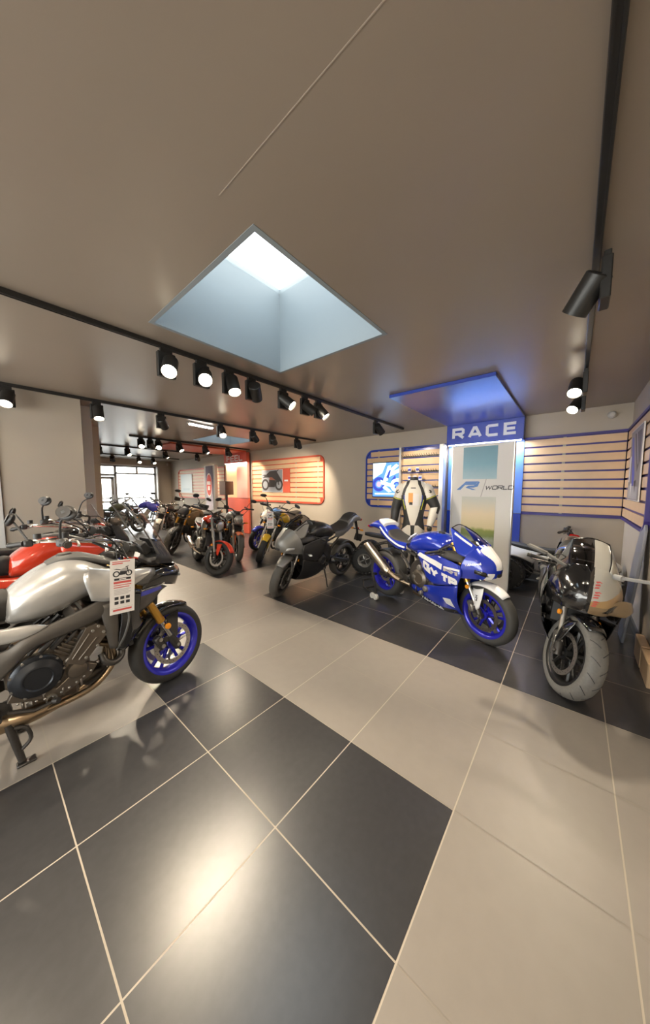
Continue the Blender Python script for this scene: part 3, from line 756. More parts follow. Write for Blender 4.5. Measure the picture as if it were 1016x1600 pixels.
# track past the near skylight
for x, aim, on, lb, wt in [
    (.93, (-.35,-.60,-.72), True, 'lit spotlight left of the brightest one under the skylight', 62),
    (1.24, (-.38,-.72,-.58), True, 'brightest spotlight facing the viewpoint below the skylight', 62),
    (1.53, (-.1,-.45,-.85), True, 'spotlight tipped down right beside the brightest one', 35),
    (1.80, (.6,.6,-.5), True, 'dark spotlight turned away under the skylight corner', 40),
    (2.25, (.30,-.72,-.62), True, 'first lit spotlight right of the dark one on the middle track', None),
    (2.62, (.62,-.48,-.50), True, 'second lit spotlight right of the dark one on the middle track', None),
    (2.88, (.25,-.60,-.76), True, 'third lit spotlight right of the dark one on the middle track', None),
    (4.40, (.72,-.2,-.66), True, 'spotlight aimed at the race wall near the track end', 40),
    (-.6, (.3,-.3,-.9), True, 'added fill spotlight outside the picture on the middle track', None),  # last two lamps of this track are unseen, added as fill
    (-1.8, (.3,-.3,-.9), True, 'added fill spotlight farther outside the picture on the middle track', None)]:
    lamp(x, .55, aim, on, lb, -1, wt)
# track before the beige wall
for x, aim, on, lb, wt in [
    (.12, (-.2,-.55,-.8), True, 'lit spotlight at the left picture edge by the beige wall', None),
    (.97, (-.02,-.36,-.9), True, 'lit spotlight above the right end of the beige wall', None),
    (1.80, (.55,.6,-.55), True, 'dark spotlight on the track just right of the beige wall', 40),
    (2.83, (-.25,-.60,-.75), True, 'lit spotlight beside the white tube light', None),
    (3.55, (.72,.35,-.5), True, 'first dark spotlight right of the tube light', 80),
    (4.05, (.72,.50,-.5), True, 'second dark spotlight right of the tube light', 80),
    (4.80, (.62,.30,-.66), True, 'lit spotlight at the end of the track above the red panel', 60)]:
    lamp(x, 2.92, aim, on, lb, -1, wt)
for x, aim, on, lb, wt in [
    (2.42, (-.3,-.6,-.7), True, 'first lit spotlight on the short track before the far skylight', None),
    (2.80, (-.4,-.65,-.6), True, 'bright spotlight in the middle of the far cluster', None),
    (2.62, (.5,.5,-.6), True, 'dark spotlight turned away in the far cluster', 40),
    (3.30, (.2,-.5,-.8), True, 'lit spotlight hanging before the red ceiling panel', None),
    (4.00, (.4,-.45,-.8), True, 'lit spotlight in front of the red ceiling panel', None),
    (4.70, (.7,.2,-.6), True, 'dark spotlight just above the FEEL lettering', 40)]:
    lamp(x, 5.70, aim, on, lb, -1, (wt or SPOT_W)*3.0)
for x, aim, on, lb, wt in [
    (2.12, (.35,.75,-.55), True, 'dark spotlight at the wall end of the far track', 40),
    (2.80, (.2,-.6,-.75), True, 'lit spotlight above the blue bike by the window', None),
    (3.85, (.5,-.4,-.75), True, 'lit spotlight above the bronze motorcycle', None),
    (4.90, (.55,.62,-.55), True, 'dark spotlight in front of the far slat panel', 40)]:
    lamp(x, 7.95, aim, on, lb, -1, (wt or SPOT_W)*3.0)
for x, aim, on, lb, wt in [
    (3.10, (.45,.75,-.6), True, 'dark spotlight near the window lintel', 40),
    (3.95, (-.1,-.6,-.7), True, 'left one of two lit spotlights before the window', None),
    (4.45, (.1,-.6,-.7), True, 'right one of two lit spotlights before the window', None)]:
    lamp(x, 10.6, aim, on, lb, -1, (wt or SPOT_W)*3.0)

t = thing('tube_light', (2.68, 3.34, ROOM_H-.03), (0,0,R(8)), 'short white tube light on the ceiling behind the lighting track', 'tube light')
MB(M_white).box((0,0,.015),(.52,.10,.03),ch=.004).build('housing', t, smooth=0)
MB(M_tube).box((0,0,-.010),(.48,.07,.022),ch=.006).build('diffuser', t, smooth=0)
# ------------------------------------------------------------------ motorcycle kit (x forward, y left, z up; origin under the front axle)
def steerM(deg, x0=-.035, z0=.3, rake=24.5):
    a = R(rake); ax = Vector((-math.sin(a), 0, math.cos(a)))
    p = Vector((x0, 0, z0)); return Matrix.Translation(p) @ Matrix.Rotation(R(deg), 4, ax) @ Matrix.Translation(-p)
def wheel(root, name, x, z, r, w, rr, rim_m, M=None, spokes=5, double=True, disc=.155, sides=(1,-1), tyre_m=None, knob=False, wire=False, disc_m=None, grooves=False):
    M = M or Matrix(); c = Vector((x,0,z)); b = MB(rim_m); b.M = M
    b.lathe([(rr+.010,-w*.46),(rr+.012,-w*.40),(rr-.008,-w*.37),(rr-.022,-w*.18),(rr-.022,w*.18),(rr-.008,w*.37),(rr+.012,w*.40),(rr+.010,w*.46),
             (rr-.004,w*.46),(rr-.018,w*.38),(rr-.034,w*.15),(rr-.034,-w*.15),(rr-.018,-w*.38),(rr-.004,-w*.46)], c, (0,1,0), 48, closed=True)
    b.lathe([(.016,-.062),(.045,-.060),(.048,-.03),(.036,0),(.048,.03),(.045,.060),(.016,.062)], c, (0,1,0), 24, closed=True)
    if wire:
        for k in range(28):
            a0 = 2*PI*k/28; a1 = a0+(.35 if k%2 else -.35); s = 1 if (k//2)%2 else -1
            b.tube([c+Vector((.042*math.cos(a0), s*.045, .042*math.sin(a0))), c+Vector(((rr-.03)*math.cos(a1), s*.008, (rr-.03)*math.sin(a1)))], .0028, 5)
    else:
        for k in range(spokes):
            for s in ((-1,1) if double else (0,)):
                a0 = 2*PI*k/spokes+.3; da = .17*s; db = .22*s
                p0 = c+Vector((.036*math.cos(a0+da), 0, .036*math.sin(a0+da))); p1 = c+Vector(((rr-.028)*math.cos(a0+db), 0, (rr-.028)*math.sin(a0+db)))
                b.tube([p0, p0*.5+p1*.5, p1], [.021,.012,.015], 6, flat=1.0)
    wh = b.build(name, root)
    b = MB(tyre_m or M_tyre); b.M = M; prof = [(rr+.004,-w*.44)]
    h = r-rr
    for k in range(17):
        a = PI*k/16; y = -w*.5*math.cos(a); s = math.sin(a)
        prof.append((rr+h*.36+h*.64*s**.75 if s > 0 else rr+h*.36, y*(1.0)))
    prof.append((rr+.004, w*.44))
    b.lathe(prof, c, (0,1,0), 64)
    if grooves:
        for k in range(16):
            for s in (1,-1):
                a = 2*PI*(k+.5*(s > 0))/16; P = []
                for q in range(6):
                    y = s*(.04+.40*q/5)*w; aa = a+.16*q/5; sn = math.sin(math.acos(min(1,abs(y)/(w*.5)))); rq = rr+h*.36+h*.64*sn**.75+.0004
                    P.append(c+Vector((rq*math.cos(aa), y, rq*math.sin(aa))))
                b.tube(P, .0024, 5, m=M_ink)
    if knob:
        for k in range(40):
            a = 2*PI*k/40
            for q, yy in enumerate((-.33,-.11,.11,.33)):
                aa = a+(PI/40 if q%2 else 0); p = c+Vector(((r-.004)*math.cos(aa), yy*w, (r-.004)*math.sin(aa)))
                zz = r-.012*abs(yy/.33)**2-.001
                p = c+Vector((zz*math.cos(aa), yy*w, zz*math.sin(aa)))
                b.box(p, (.018, w*.17, .026), (0, -aa, 0), .002)
    b.build('tyre', wh)
    if disc:
        b = MB(disc_m or M_disc); b.M = M
        for s in sides:
            y = s*.062; n = 60
            b.lathe([(disc,y-.0025),(disc,y+.0025),(disc-.034,y+.0025),(disc-.034,y-.0025)], c, (0,1,0), 48, closed=True)
            for k in range(6):
                a = 2*PI*k/6; b.beam(c+Vector((.05*math.cos(a),y*.9,.05*math.sin(a))), c+Vector(((disc-.03)*math.cos(a+.12),y,(disc-.03)*math.sin(a+.12))), .004, .022, .001, up=(0,1,0), m=M_dark)
            for k in range(30):
                a = 2*PI*k/30; q = disc-.010-.007*(k%3); 
                b.lathe([(0,s*.0030),(.0038,s*.0030)], c+Vector((q*math.cos(a),y,q*math.sin(a))), (0,1,0), 6, m=M_ink)
        b.build('brake_disc', wh)
    return wh
def forks(root, M, top, bot, hw, kind, up_m, low_m, r=.026, cal=True, split=.55, cal_m=None):
    """two telescopic legs; bot=(x,z) at the axle, top=(x,z) at the clamp; kind 'usd' has the fat tube above"""
    for s in (1,-1):
        a = Vector((top[0], s*hw, top[1])); e = Vector((bot[0], s*hw, bot[1])); md = a.lerp(e, split)
        b = MB(up_m); b.M = M
        if kind == 'usd':
            b.tube([a, md], r, 16); b.tube([md-(a-md).normalized()*(-.015), md-(a-md).normalized()*.004], r*1.12, 16)
        else: b.tube([a, md], r*.78, 16)
        lg = b.build('fork_leg', root)
        b = MB(low_m); b.M = M
        d = (e-a).normalized()
        if kind == 'usd':
            b.tube([md, e-d*.07], r*.76, 16)
            b2 = MB(M_dark); b2.M = M; b2.tube([e-d*.10, e-d*.02, e+d*.03], [r*.95,r*1.15,r*1.0], 12); b2.cyl(e+Vector((0,s*.028,0)), e-Vector((0,s*.035,0)), .020, 12)
            b2.cyl(e+Vector((0,s*.032,0)), e+Vector((0,s*.022,0)), .013, 6, m=M_metal)
            b2.build('axle_clamp', lg)
        else:
            b.tube([md, md+d*.02, e-d*.06, e+d*.02], [r*1.05,r*1.15,r*1.1,r*.9], 16); b.cyl(e+Vector((0,s*.03,0)), e-Vector((0,s*.03,0)), .018, 12)
        b.build('slider', lg)
        if cal:
            cb = MB(cal_m or M_dark); cb.M = M; p = e+Vector((-.115, -s*.028, .055))
            cb.box(p, (.05,.055,.115), (0,R(-28),0), .010); cb.beam(p, e+Vector((-.01,-s*.0,.07)), .02, .04)
            for dz in (-.028,.028): cb.cyl(p+Vector((-.004+.015*(dz<0),s*.024,dz)), p+Vector((-.004+.015*(dz<0),s*.033,dz)), .015, 12, m=M_metal)
            cb.build('brake_caliper', lg)
def handlebar(root, M, clamp, end, rise=0, bar_m=None, sweep=.06, clipon=False, guards=False, mirrors=None, mir_m=None, levers=True):
    """clamp=(x,z), end=(x,y,z) of the left grip end; returns the bar"""
    ex, ey, ez = end; b = MB(bar_m or M_dark); b.M = M
    if clipon:
        for s in (1,-1): b.tube([(clamp[0], s*.11, clamp[1]), (ex+.02, s*(ey-.14), ez+.008), (ex, s*ey, ez)], .011, 10)
    else:
        P = [(ex, ey, ez), (ex+sweep*.55, ey*.62, ez+.012), (clamp[0]-.005, ey*.32, clamp[1]+rise*.8), (clamp[0], .06, clamp[1]), (clamp[0], 0, clamp[1])]
        P = P + [(p[0],-p[1],p[2]) for p in P[-2::-1]]
        b.tube(P, .0125, 10, k=4)
        b.box((clamp[0],0,clamp[1]-.012),(.045,.13,.05),ch=.008, m=M_dark)
    hb = b.build('handlebar', root)
    for s in (1,-1):
        p1 = Vector((ex, s*ey, ez)); p0 = Vector((ex+.030, s*(ey-.125), ez+.006)); d = (p1-p0)/(p1-p0).length
        g = MB(M_plast); g.M = M; g.tube([p0, p0+d*.01, p1-d*.008, p1], [.021,.0165,.0165,.020], 12); g.cyl(p1, p1+d*.022, .016, 12, m=M_dark); g.build('grip', hb)
        sw = MB(M_plast); sw.M = M; sw.box(p0-d*.030, (.042,.05,.045), (0,0,s*R(-13)), .008)
        sw.cyl(p0-d*.075+Vector((.02,0,.02)), p0-d*.075+Vector((.02,0,.052)), .020, 12); sw.build('switch_housing', hb)
        if levers:
            lv = MB(M_dark if bar_m is not M_chrome else M_metal); lv.M = M
            q = p0-d*.045+Vector((.035,0,0)); lv.tube([q, q+Vector((.018,s*.04,-.003)), p1+Vector((.055,-s*.01,-.012)), p1+Vector((.045,s*.006,-.010))], [.009,.007,.006,.008], 8, k=3); lv.build('brake_lever' if s < 0 else 'clutch_lever', hb)
        if guards:
            gd = MB(M_plast); gd.M = M; q = p1+Vector((.07,0,0))
            gd.surf([[p1+Vector((-.005,s*.03,.045)), p1+Vector((.06,s*.01,.055)), p0+Vector((.085,-s*.02,.05))],[p1+Vector((-.005,s*.036,.0)), p1+Vector((.075,s*.012,.0)), p0+Vector((.10,-s*.03,.0))],[p1+Vector((.01,s*.03,-.04)), p1+Vector((.065,s*.01,-.05)), p0+Vector((.085,-s*.02,-.03))]], 10, 3); gd.build('hand_guard', hb, solid=.005)
    if mirrors:
        for s in (1,-1): mirror(root, M, Vector((ex+.035, s*(ey-.17), ez+.02)), Vector((ex+mirrors[0], s*(ey+mirrors[1]), ez+mirrors[2])), s, mirrors[3] if len(mirrors) > 3 else 'oval')
    return hb
def mirror(root, M, base, head, s, shape='oval', stalk_m=None, yaw=0):
    b = MB(stalk_m or M_plast); b.M = M; md = base.lerp(head, .5)+Vector((-.01,0,.03))
    b.tube([base, md, head+Vector((.01,-s*.02,-.02))], [.007,.006,.006], 8, k=4)
    rot = Matrix.Rotation(R(12)*-s, 4, 'Z') @ Matrix.Rotation(R(22), 4, 'Y')
    if shape == 'round': b.ell(head, (.018,.046,.046), 18, 10, rot)
    else: b.ell(head, (.022,.072,.040), 20, 10, rot @ Matrix.Rotation(s*R(-14), 4, 'X'))
    mr = b.build('mirror', root)
    g = MB(M_mirror); g.M = M; q = head+rot@Vector((-.0165,0,0)); 
    ry, rz = (.039,.039) if shape == 'round' else (.060,.031)
    V = [q]+[q+rot@((Matrix.Rotation(s*R(-14), 4, 'X') if shape != 'round' else Matrix())@Vector((-.0045,ry*math.cos(2*PI*k/20),rz*math.sin(2*PI*k/20)))) for k in range(20)]
    V[0] = q+rot@Vector((-.0045,0,0)); g.add(V, [(0,1+k,1+(k+1)%20) for k in range(20)]); g.build('mirror_glass', mr)
def kickstand(root, x, z, y=.13, fx=.05, reach=.17, m=None):
    b = MB(m or M_dark); b.tube([(x,y-.02,z),(x+fx*.6,y+reach*.6,z*.42),(x+fx,y+reach,.012)], [.014,.011,.010], 8); b.box((x+fx+.012,y+reach+.008,.007),(.06,.035,.012),ch=.003); return b.build('kickstand', root)
def footpegs(root, x, z, y0, y1, m=None):
    for s in (1,-1):
        b = MB(m or M_metal); b.tube([(x,s*y0,z),(x-.005,s*y1,z+.004)], [.010,.012], 8); b.prism([(x-.05,z-.05),(x+.05,z-.02),(x+.04,z+.03),(x-.10,z+.10),(x-.12,z+.09)], s*(y0-.012), s*(y0-.004)); b.build('footpeg', root)
def swingarm(root, x0, z0, x1, z1, hw0=.08, hw1=.115, m=None):
    b = MB(m or M_dark); b.sym = True
    b.tube([(x0,hw0,z0),(x0-.08,hw0+.015,z0),((x0+x1)/2,hw1,(z0+z1)/2+.005),(x1-.03,hw1,z1)], [.026,.034,.030,.024], 8, k=3, flat=1.25)
    b.sym = False; b.cyl((x0-.10,-hw0-.01,z0+.005),(x0-.10,hw0+.01,z0+.005),.035,12); b.cyl((x1,-hw1-.02,z1),(x1,hw1+.02,z1),.015,10, m=M_metal); return b.build('swingarm', root)
def chain(root, xr, zr, rr, xf, zf, rf, y):
    b = MB(M_dark); P = []
    a = math.atan2(zf-zr, xf-xr)
    for k in range(17): t = a+PI/2+PI*k/16; P.append((xr+rr*math.cos(t), y, zr+rr*math.sin(t)))
    for k in range(9): t = a-PI/2+PI*k/8; P.append((xf+rf*math.cos(t), y, zf+rf*math.sin(t)))
    b.tube(P, .009, 6, closed=True); b.lathe([(rr-.006,y-.003),(rr-.006,y+.003),(rr-.03,y+.003),(rr-.03,y-.003)], (xr,0,zr), (0,1,0), 32, closed=True, m=M_metal)
    for k in range(5):
        t = 2*PI*k/5; b.beam((xr,y,zr),(xr+(rr-.02)*math.cos(t),y,zr+(rr-.02)*math.sin(t)),.005,.02,.001,up=(0,1,0), m=M_metal)
    return b.build('drive_chain', root)
def engine(root, cx, cz, m=None, cover_m=None, w=.17, tilt=38, bolt=True, scale=1.0, head=True):
    """crank centre (cx, cz); cylinders tilt forward"""
    m = m or M_dark; b = MB(m); S = scale
    b.loft([ring(cx-.20*S,cz-.02*S,cz+.13*S,w*.72,.5,4,20), ring(cx-.10*S,cz-.12*S,cz+.15*S,w*.86,.5,4,20), ring(cx+.06*S,cz-.14*S,cz+.12*S,w*.88,.5,4,20), ring(cx+.17*S,cz-.09*S,cz+.04*S,w*.7,.5,4,20)], 3)
    b.box((cx+.0*S,0,cz-.17*S),(.24*S,.20,.10*S),ch=.02)
    for s in (1,-1):
        for k in range(4): b.box((cx-.14*S+.085*k*S, s*w*.80, cz-.115*S+.012*(k%2)),(.012,.05,.05),ch=.004)
    en = b.build('engine', root)
    t = R(tilt); d = Vector((math.sin(t),0,math.cos(t))); o = Vector((cx+.05*S,0,cz+.07*S))
    rot = Matrix.Rotation(t, 4, 'Y')
    b = MB(m)
    for k in range(6): b.box(o+d*(.03+.022*k)*S, (.165*S,w*1.72,.010), rot, .002)
    b.box(o+d*.085*S, (.14*S,w*1.6,.15*S), rot, .008); b.build('cylinder_block', en)
    if head:
        b = MB(m); b.box(o+d*.205*S, (.175*S,w*1.86,.085*S), rot, .016); b.box(o+d*.262*S, (.15*S,w*1.66,.045*S), rot, .015)
        for s in (1,-1):
            for k in range(4):
                q = o+d*(.20+.03*(k%2))*S+rot@Vector((-.06+.04*k,0,0)); b.cyl(q+Vector((0,s*w*.90,0)), q+Vector((0,s*w*.97,0)), .008, 6, m=M_metal)
        b.build('cylinder_head', en)
    for s in (-1, 1):
        r = (.105 if s < 0 else .085)*S; b = MB(cover_m or m); p = Vector((cx-.075*S if s < 0 else cx-.02*S, s*w*.80, cz+.03*S if s < 0 else cz))
        b.lathe([(r*1.12,0),(r*1.12,.022),(r*1.04,.030),(r*.98,.046),(r*.72,.060),(r*.66,.064),(r*.60,.064),(r*.55,.058),(0,.060)], p, (0,s,0), 36)
        if bolt:
            for k in range(9):
                a = 2*PI*k/9; q = p+Vector((r*1.07*math.cos(a),s*.018,r*1.07*math.sin(a))); b.cyl(q, q+Vector((0,s*.014,0)), .0075, 6, m=M_metal)
        b.build('clutch_cover' if s < 0 else 'alternator_cover', en)
        b = MB(m); q = Vector((cx+.10*S, s*w*.76, cz-.01*S)); b.lathe([(.055*S,0),(.055*S,.03),(.046*S,.045),(.03*S,.05),(0,.05)], q, (0,s,0), 24)
        b.tube([q+Vector((-.06,s*.02,.06)), q+Vector((-.01,s*.035,.10)), q+Vector((.05,s*.01,.13))], .016, 8, k=3); b.build('pump_cover', en)
    return en
def headers(root, x, z, m, n=3, w=.24, low=.20, xe=None, spread=.07, r=.019):
    b = MB(m)
    for k in range(n):
        y = (k-(n-1)/2)*w/max(n-1,1)
        b.tube([(x,y,z),(x+.06,y,z-.02),(x+.095,y*.95,z-.10),(x+.03,y*.6,low+.03),(x-.10,y*.35,low)], r, 10, k=4)
    b.tube([(x-.07,0,low),(x-.16,0,low+.0),(xe if xe else x-.30,0,low+.01)], [r*1.9,r*2.2,r*1.7], 12); return b.build('exhaust_header', root)
def muffler(root, pts, r, m, end_m=None, tip=True):
    b = MB(m); P = [Vector(p) for p in pts]; b.tube(P, r, 20, k=3); mf = b.build('muffler', root)
    d = (P[-1]-P[-2]).normalized(); re = r[-1] if isinstance(r,(list,tuple)) else r
    b = MB(end_m or M_dark); b.tube([P[-1]-d*.005, P[-1]+d*.025], [re*1.02, re*.8], 20); b.lathe([(re*.55,.020),(re*.55,.034),(re*.42,.034),(re*.42,.0)], P[-1], d, 20); b.build('muffler_tip', mf); return mf
def signal(root, p, s, m=M_orange):
    b = MB(M_plast); p = Vector(p); b.tube([p, p+Vector((0,s*.06,0))], [.008,.010], 8); t = b.build('turn_signal', root)
    b = MB(m); b.ell(p+Vector((0,s*.085,0)), (.022,.038,.017), 14, 8); b.build('signal_lens', t)
def round_headlight(root, M, c, r=.085, shell=None):
    b = MB(shell or M_plast); b.M = M; c = Vector(c)
    b.lathe([(0,-.10),(r*.55,-.085),(r*.9,-.045),(r*1.0,.0),(r*1.04,.012),(r*1.02,.022),(r*.93,.022)], c, (1,0,0), 32); h = b.build('headlight', root)
    b = MB(M_chrome); b.M = M; b.lathe([(r*1.05,.008),(r*1.06,.024),(r*.93,.026)], c, (1,0,0), 32); b.build('headlight_rim', h)
    b = MB(M_lens); b.M = M; b.lathe([(r*.94,.020),(r*.75,.032),(r*.4,.040),(0,.043)], c, (1,0,0), 32); b.build('headlight_lens', h)
    return h
def plate_hanger(root, x, z, drop=.30, back=.16, sig=True):
    b = MB(M_plast); b.tube([(x,0,z),(x-back*.6,0,z-drop*.45),(x-back,0,z-drop)], [.028,.022,.03], 6); b.box((x-back-.012,0,z-drop*.85),(.012,.16,.13),(0,R(-20),0),.003); h = b.build('plate_hanger', root)
    b = MB(M_redl); b.box((x-back*.75,0,z-drop*.38),(.012,.05,.03),(0,R(-20),0),.003); b.build('reflector', h)
    if sig:
        for s in (1,-1): signal(root, (x-back*.55,s*.02,z-drop*.42), s)
def front_fender(root, M, r=.315, w=.075, a0=40, a1=125, m=None, c=(0,.3), flange=.03, n=14, stay=True, nose=0):
    """hugging mudguard swept over the tyre from angle a0 to a1 (0 = forward, 90 = up)"""
    b = MB(m or M_plast); b.M = M; rows = []
    for k in range(n+1):
        t = k/n; a = R(a0+(a1-a0)*t); ww = w*(0.45+0.55*math.sin(PI*min(1,max(.06,t*.9+.06)))**.5)
        row = []
        for q in range(9):
            u = -1+2*q/8; rr = r-flange*abs(u)**2.6
            row.append(Vector((c[0]+rr*math.cos(a), ww*u, c[1]+rr*math.sin(a))))
        rows.append(row)
    b.grid(rows)
    if stay:
        for s in (1,-1): b.prism([(c[0]-.05,c[1]+.23),(c[0]+.055,c[1]+.25),(c[0]+.03,c[1]+.05),(c[0]-.01,c[1]+.05)], s*w*.98, s*(w*.98+.006))
    return b.build('front_fender', root, solid=.004)
def fuel_tank(root, rings, m, cap=(-.5,1.0), cap_m=None, name='fuel_tank'):
    b = MB(m); b.loft(rings, 5); t = b.build(name, root, smooth=50)
    if cap:
        b = MB(cap_m or M_dark); b.lathe([(0,.012),(.030,.012),(.036,.008),(.038,-.01)], (cap[0],0,cap[1]), (.12,0,1), 24)
        b.build('filler_cap', t)
    return t
def seat(root, rings, m=None, name='seat'):
    b = MB(m or M_seat); b.loft(rings, 4); return b.build(name, root, smooth=55)
def shock(root, a, e, m=None):
    b = MB(M_dark); a = Vector(a); e = Vector(e); b.tube([a,e], .014, 10); d = (e-a)
    s = b.build('shock_absorber', root)
    b = MB(m or M_black); n = 90; ax = d.normalized(); u = ax.orthogonal().normalized(); v = ax.cross(u); P = []
    for k in range(n+1): t = k/n; an = 2*PI*7*t; P.append(a+d*(.12+.76*t)+(u*math.cos(an)+v*math.sin(an))*.030)
    b.tube(P, .006, 6); b.build('spring', s)
def radiator(root, x, z0, z1, w=.15):
    b = MB(M_plast); b.box((x,0,(z0+z1)/2),(.035,w*2,z1-z0),(0,R(-14),0),.006); 
    for k in range(9): b.box((x+.02,0,z0+.03+(z1-z0-.06)*k/8),(.008,w*1.85,.006),(0,R(-14),0))
    return b.build('radiator', root)
def cables(root, M, pts_list, r=.005):
    b = MB(M_plast); b.M = M
    for P in pts_list: b.tube(P, r, 6, k=5)
    b.build('cable', root)
# ------------------------------------------------------------------ supersport bikes
def mirror_curve(c): return [(p[0],-p[1],p[2]) for p in c]
def sport(root, c):
    M = steerM(c.get('steer', 0)); wb = c.get('wb', 1.43); rz = c.get('rearz', .325); tm = c.get('tyre', M_tyre)
    wheel(root, 'front_wheel', 0, .30, .30, .12, .222, c['rim'], M, 5, True, .16, (1,-1), tm, disc_m=c.get('disc'), grooves=c.get('grooves', False))
    rw = wheel(root, 'rear_wheel', -wb, rz, c.get('rr',.325), c.get('rw',.19), .222, c['rim'], None, 5, True, .11, (-1,), tm)
    forks(root, M, (-.335,.97), (0,.30), .098, 'usd', c['fork'], M_chrome if c.get('r1') else M_metal, cal_m=c.get('cal'))
    b = MB(M_orange); b.M = M; b.sym = True; b.lathe([(0,.0),(.020,0),(.020,.012),(0,.016)], (-.125,.126,.56), (0,1,0), 16); b.build('reflector', root)
    b = MB(M_metal); b.M = M; b.box((-.325,0,.935),(.09,.25,.028),(0,R(-24),0),.008); b.box((-.235,0,.74),(.09,.25,.035),(0,R(-24),0),.008); b.build('triple_clamp', root)
    ff = front_fender(root, M, .318, .078, c.get('fa0', 48), 122, c['fender'], stay=False)
    b = MB(c['fender']); b.M = M; b.sym = True
    b.surf([[(-.10,.070,.545),(-.045,.085,.55),(.02,.080,.575)],[(-.085,.100,.47),(-.035,.116,.47),(.02,.100,.49)],[(-.055,.112,.36),(-.028,.122,.355),(.0,.112,.375)]], 10, 4); b.build('fender_stay', ff, solid=.005)
    if c.get('r1'):
        # black zig-zag mark on the stay
        bb = MB(M_ink); bb.M = M
        for s in (1,-1):
            for q in ribbon([(-.038,.50),(-.018,.50),(-.034,.478),(-.018,.478),(-.030,.448),(-.022,.448),(-.022,.475)], .006): bb.add([(p.x, s*.1225, p.y) for p in q], [(0,1,2,3)])
        bb.build('emblem', ff)
    swingarm(root, -.86, .42, -wb, rz, .07, .13, c.get('arm', M_dark)); chain(root, -wb, rz, .10, -.86, .42, .04, .10)
    shock(root, (-.80,0,.72), (-.93,0,.44))
    # frame spars
    b = MB(c.get('frame', M_dark)); b.sym = True
    b.surf([[(-.27,.07,.90),(-.45,.150,.86),(-.70,.165,.74),(-.86,.14,.62),(-.90,.13,.45)],[(-.27,.08,.82),(-.45,.172,.78),(-.68,.182,.66),(-.82,.15,.54),(-.86,.14,.40)],[(-.28,.07,.76),(-.45,.16,.71),(-.64,.17,.58),(-.78,.14,.48),(-.82,.13,.38)]], 20, 4)
    b.build('frame', root, solid=.02)
    engine(root, -.64, .46, c.get('eng', M_dark), c.get('cover', M_dark), .17, 40)
    headers(root, -.47, .58, M_heat if c.get('r1') else M_dark, 4 if c.get('r1') else 2, .26, .22, -.95)
    radiator(root, -.33, .42, .70)
    footpegs(root, -.98, .40, .14, .23, c.get('peg', M_dark))
    # tank
    fuel_tank(root, [ring(-1.02,.78,.84,.075,.5,2.6), ring(-.96,.76,.905,.105,.5,2.4), ring(-.86,.75,.985,.165,.55,2.3), ring(-.70,.76,1.035,.195,.55,2.3), ring(-.55,.78,1.035,.185,.55,2.4), ring(-.45,.80,.985,.15,.5,2.4), ring(-.40,.82,.93,.10,.5,2.4)], c['tank'], (-.56,1.038))
    # seat and tail
    seat(root, [ring(-.95,.82,.875,.08,.6,3), ring(-1.02,.81,.880,.125,.6,3.2), ring(-1.15,.82,.895,.155,.6,3.4), ring(-1.27,.84,.935,.15,.6,3.4), ring(-1.33,.87,.985,.12,.6,3)])
    tl = c['tail']; td = c.get('taildrop', 0)
    b = MB(tl)
    b.loft([ring(-1.24,.83,.875,.13,.5,3), ring(-1.34,.86-td*.5,.985-td*.5,.135,.5,3), ring(-1.45,.90-td,1.065-td,.125,.5,2.8), ring(-1.58,.945-td,1.095-td,.105,.5,2.6), ring(-1.72,.96-td,1.06-td,.080,.5,2.5), ring(-1.86,.95-td,.99-td,.035,.5,2.5)], 4)
    b.sym = True; b.surf([[(-.98,.125,.86),(-1.15,.162,.875),(-1.30,.155,.92),(-1.45,.128,.99)],[(-.98,.13,.82),(-1.15,.165,.82),(-1.30,.16,.86),(-1.48,.125,.93)],[(-1.0,.115,.76),(-1.15,.14,.77),(-1.30,.13,.82),(-1.50,.10,.90)]], 14, 3); b.sym = False
    tc = b.build('tail_cowl', root, smooth=50)
    if c.get('pillion', 1): seat(root, [ring(-1.36,.97,1.03,.085,.5,3), ring(-1.45,1.03,1.092,.095,.5,3), ring(-1.58,1.06,1.122,.080,.5,3), ring(-1.68,1.04,1.085,.05,.5,3)], name='pillion_pad')
    b = MB(M_redl); b.loft([ring(-1.84,.945,.995,.05,.5,3,12), ring(-1.885,.955,.985,.035,.5,3,12)], 2); b.build('tail_light', root)
    b = MB(M_dark); b.sym = True; b.tube([(-.84,.10,.72),(-1.15,.10,.80),(-1.55,.06,.93)], .016, 8); b.tube([(-.90,.10,.52),(-1.15,.10,.79)], .014, 8); b.build('subframe', root)
    if c.get('plate', True): plate_hanger(root, -1.72, .95, .38, .14)
    b = MB(M_plast); rows = []
    for k in range(9):
        a = R(60+12*k); rr = .345; rows.append([(-wb+rr*math.cos(a), y, rz+rr*math.sin(a)-.01*abs(y/.09)**2) for y in (-.09,-.06,0,.06,.09)])
    b.grid(rows); b.build('rear_hugger', root, solid=.004)
    # --- fairings
    nose_curves = [[(.116,0,.745)]*5,
     [(.115,0,.80),(.112,.03,.79),(.105,.055,.755),(.098,.05,.71),(.09,.02,.685)],
     [(.085,0,.865),(.078,.06,.85),(.062,.112,.79),(.05,.130,.73),(.045,.10,.67)],
     [(.01,0,.945),(-.01,.085,.93),(-.04,.160,.855),(-.065,.185,.755),(-.08,.165,.655)],
     [(-.05,.02,.985),(-.07,.110,.965),(-.12,.190,.865),(-.155,.218,.755),(-.18,.205,.645)]]
    b = MB(c['cowl']); b.sym = True; b.surf(nose_curves, 110, 26)
    b.surf([[(-.05,.108,.965),(-.12,.190,.865)],[(-.12,.116,1.01),(-.20,.198,.885)],[(-.20,.117,1.055),(-.26,.180,.945)],[(-.30,.112,1.10),(-.315,.145,1.045)],[(-.36,.108,1.125),(-.352,.122,1.105)]], 8, 4)
    if c.get('paint'): b.recolor(c['paint'])
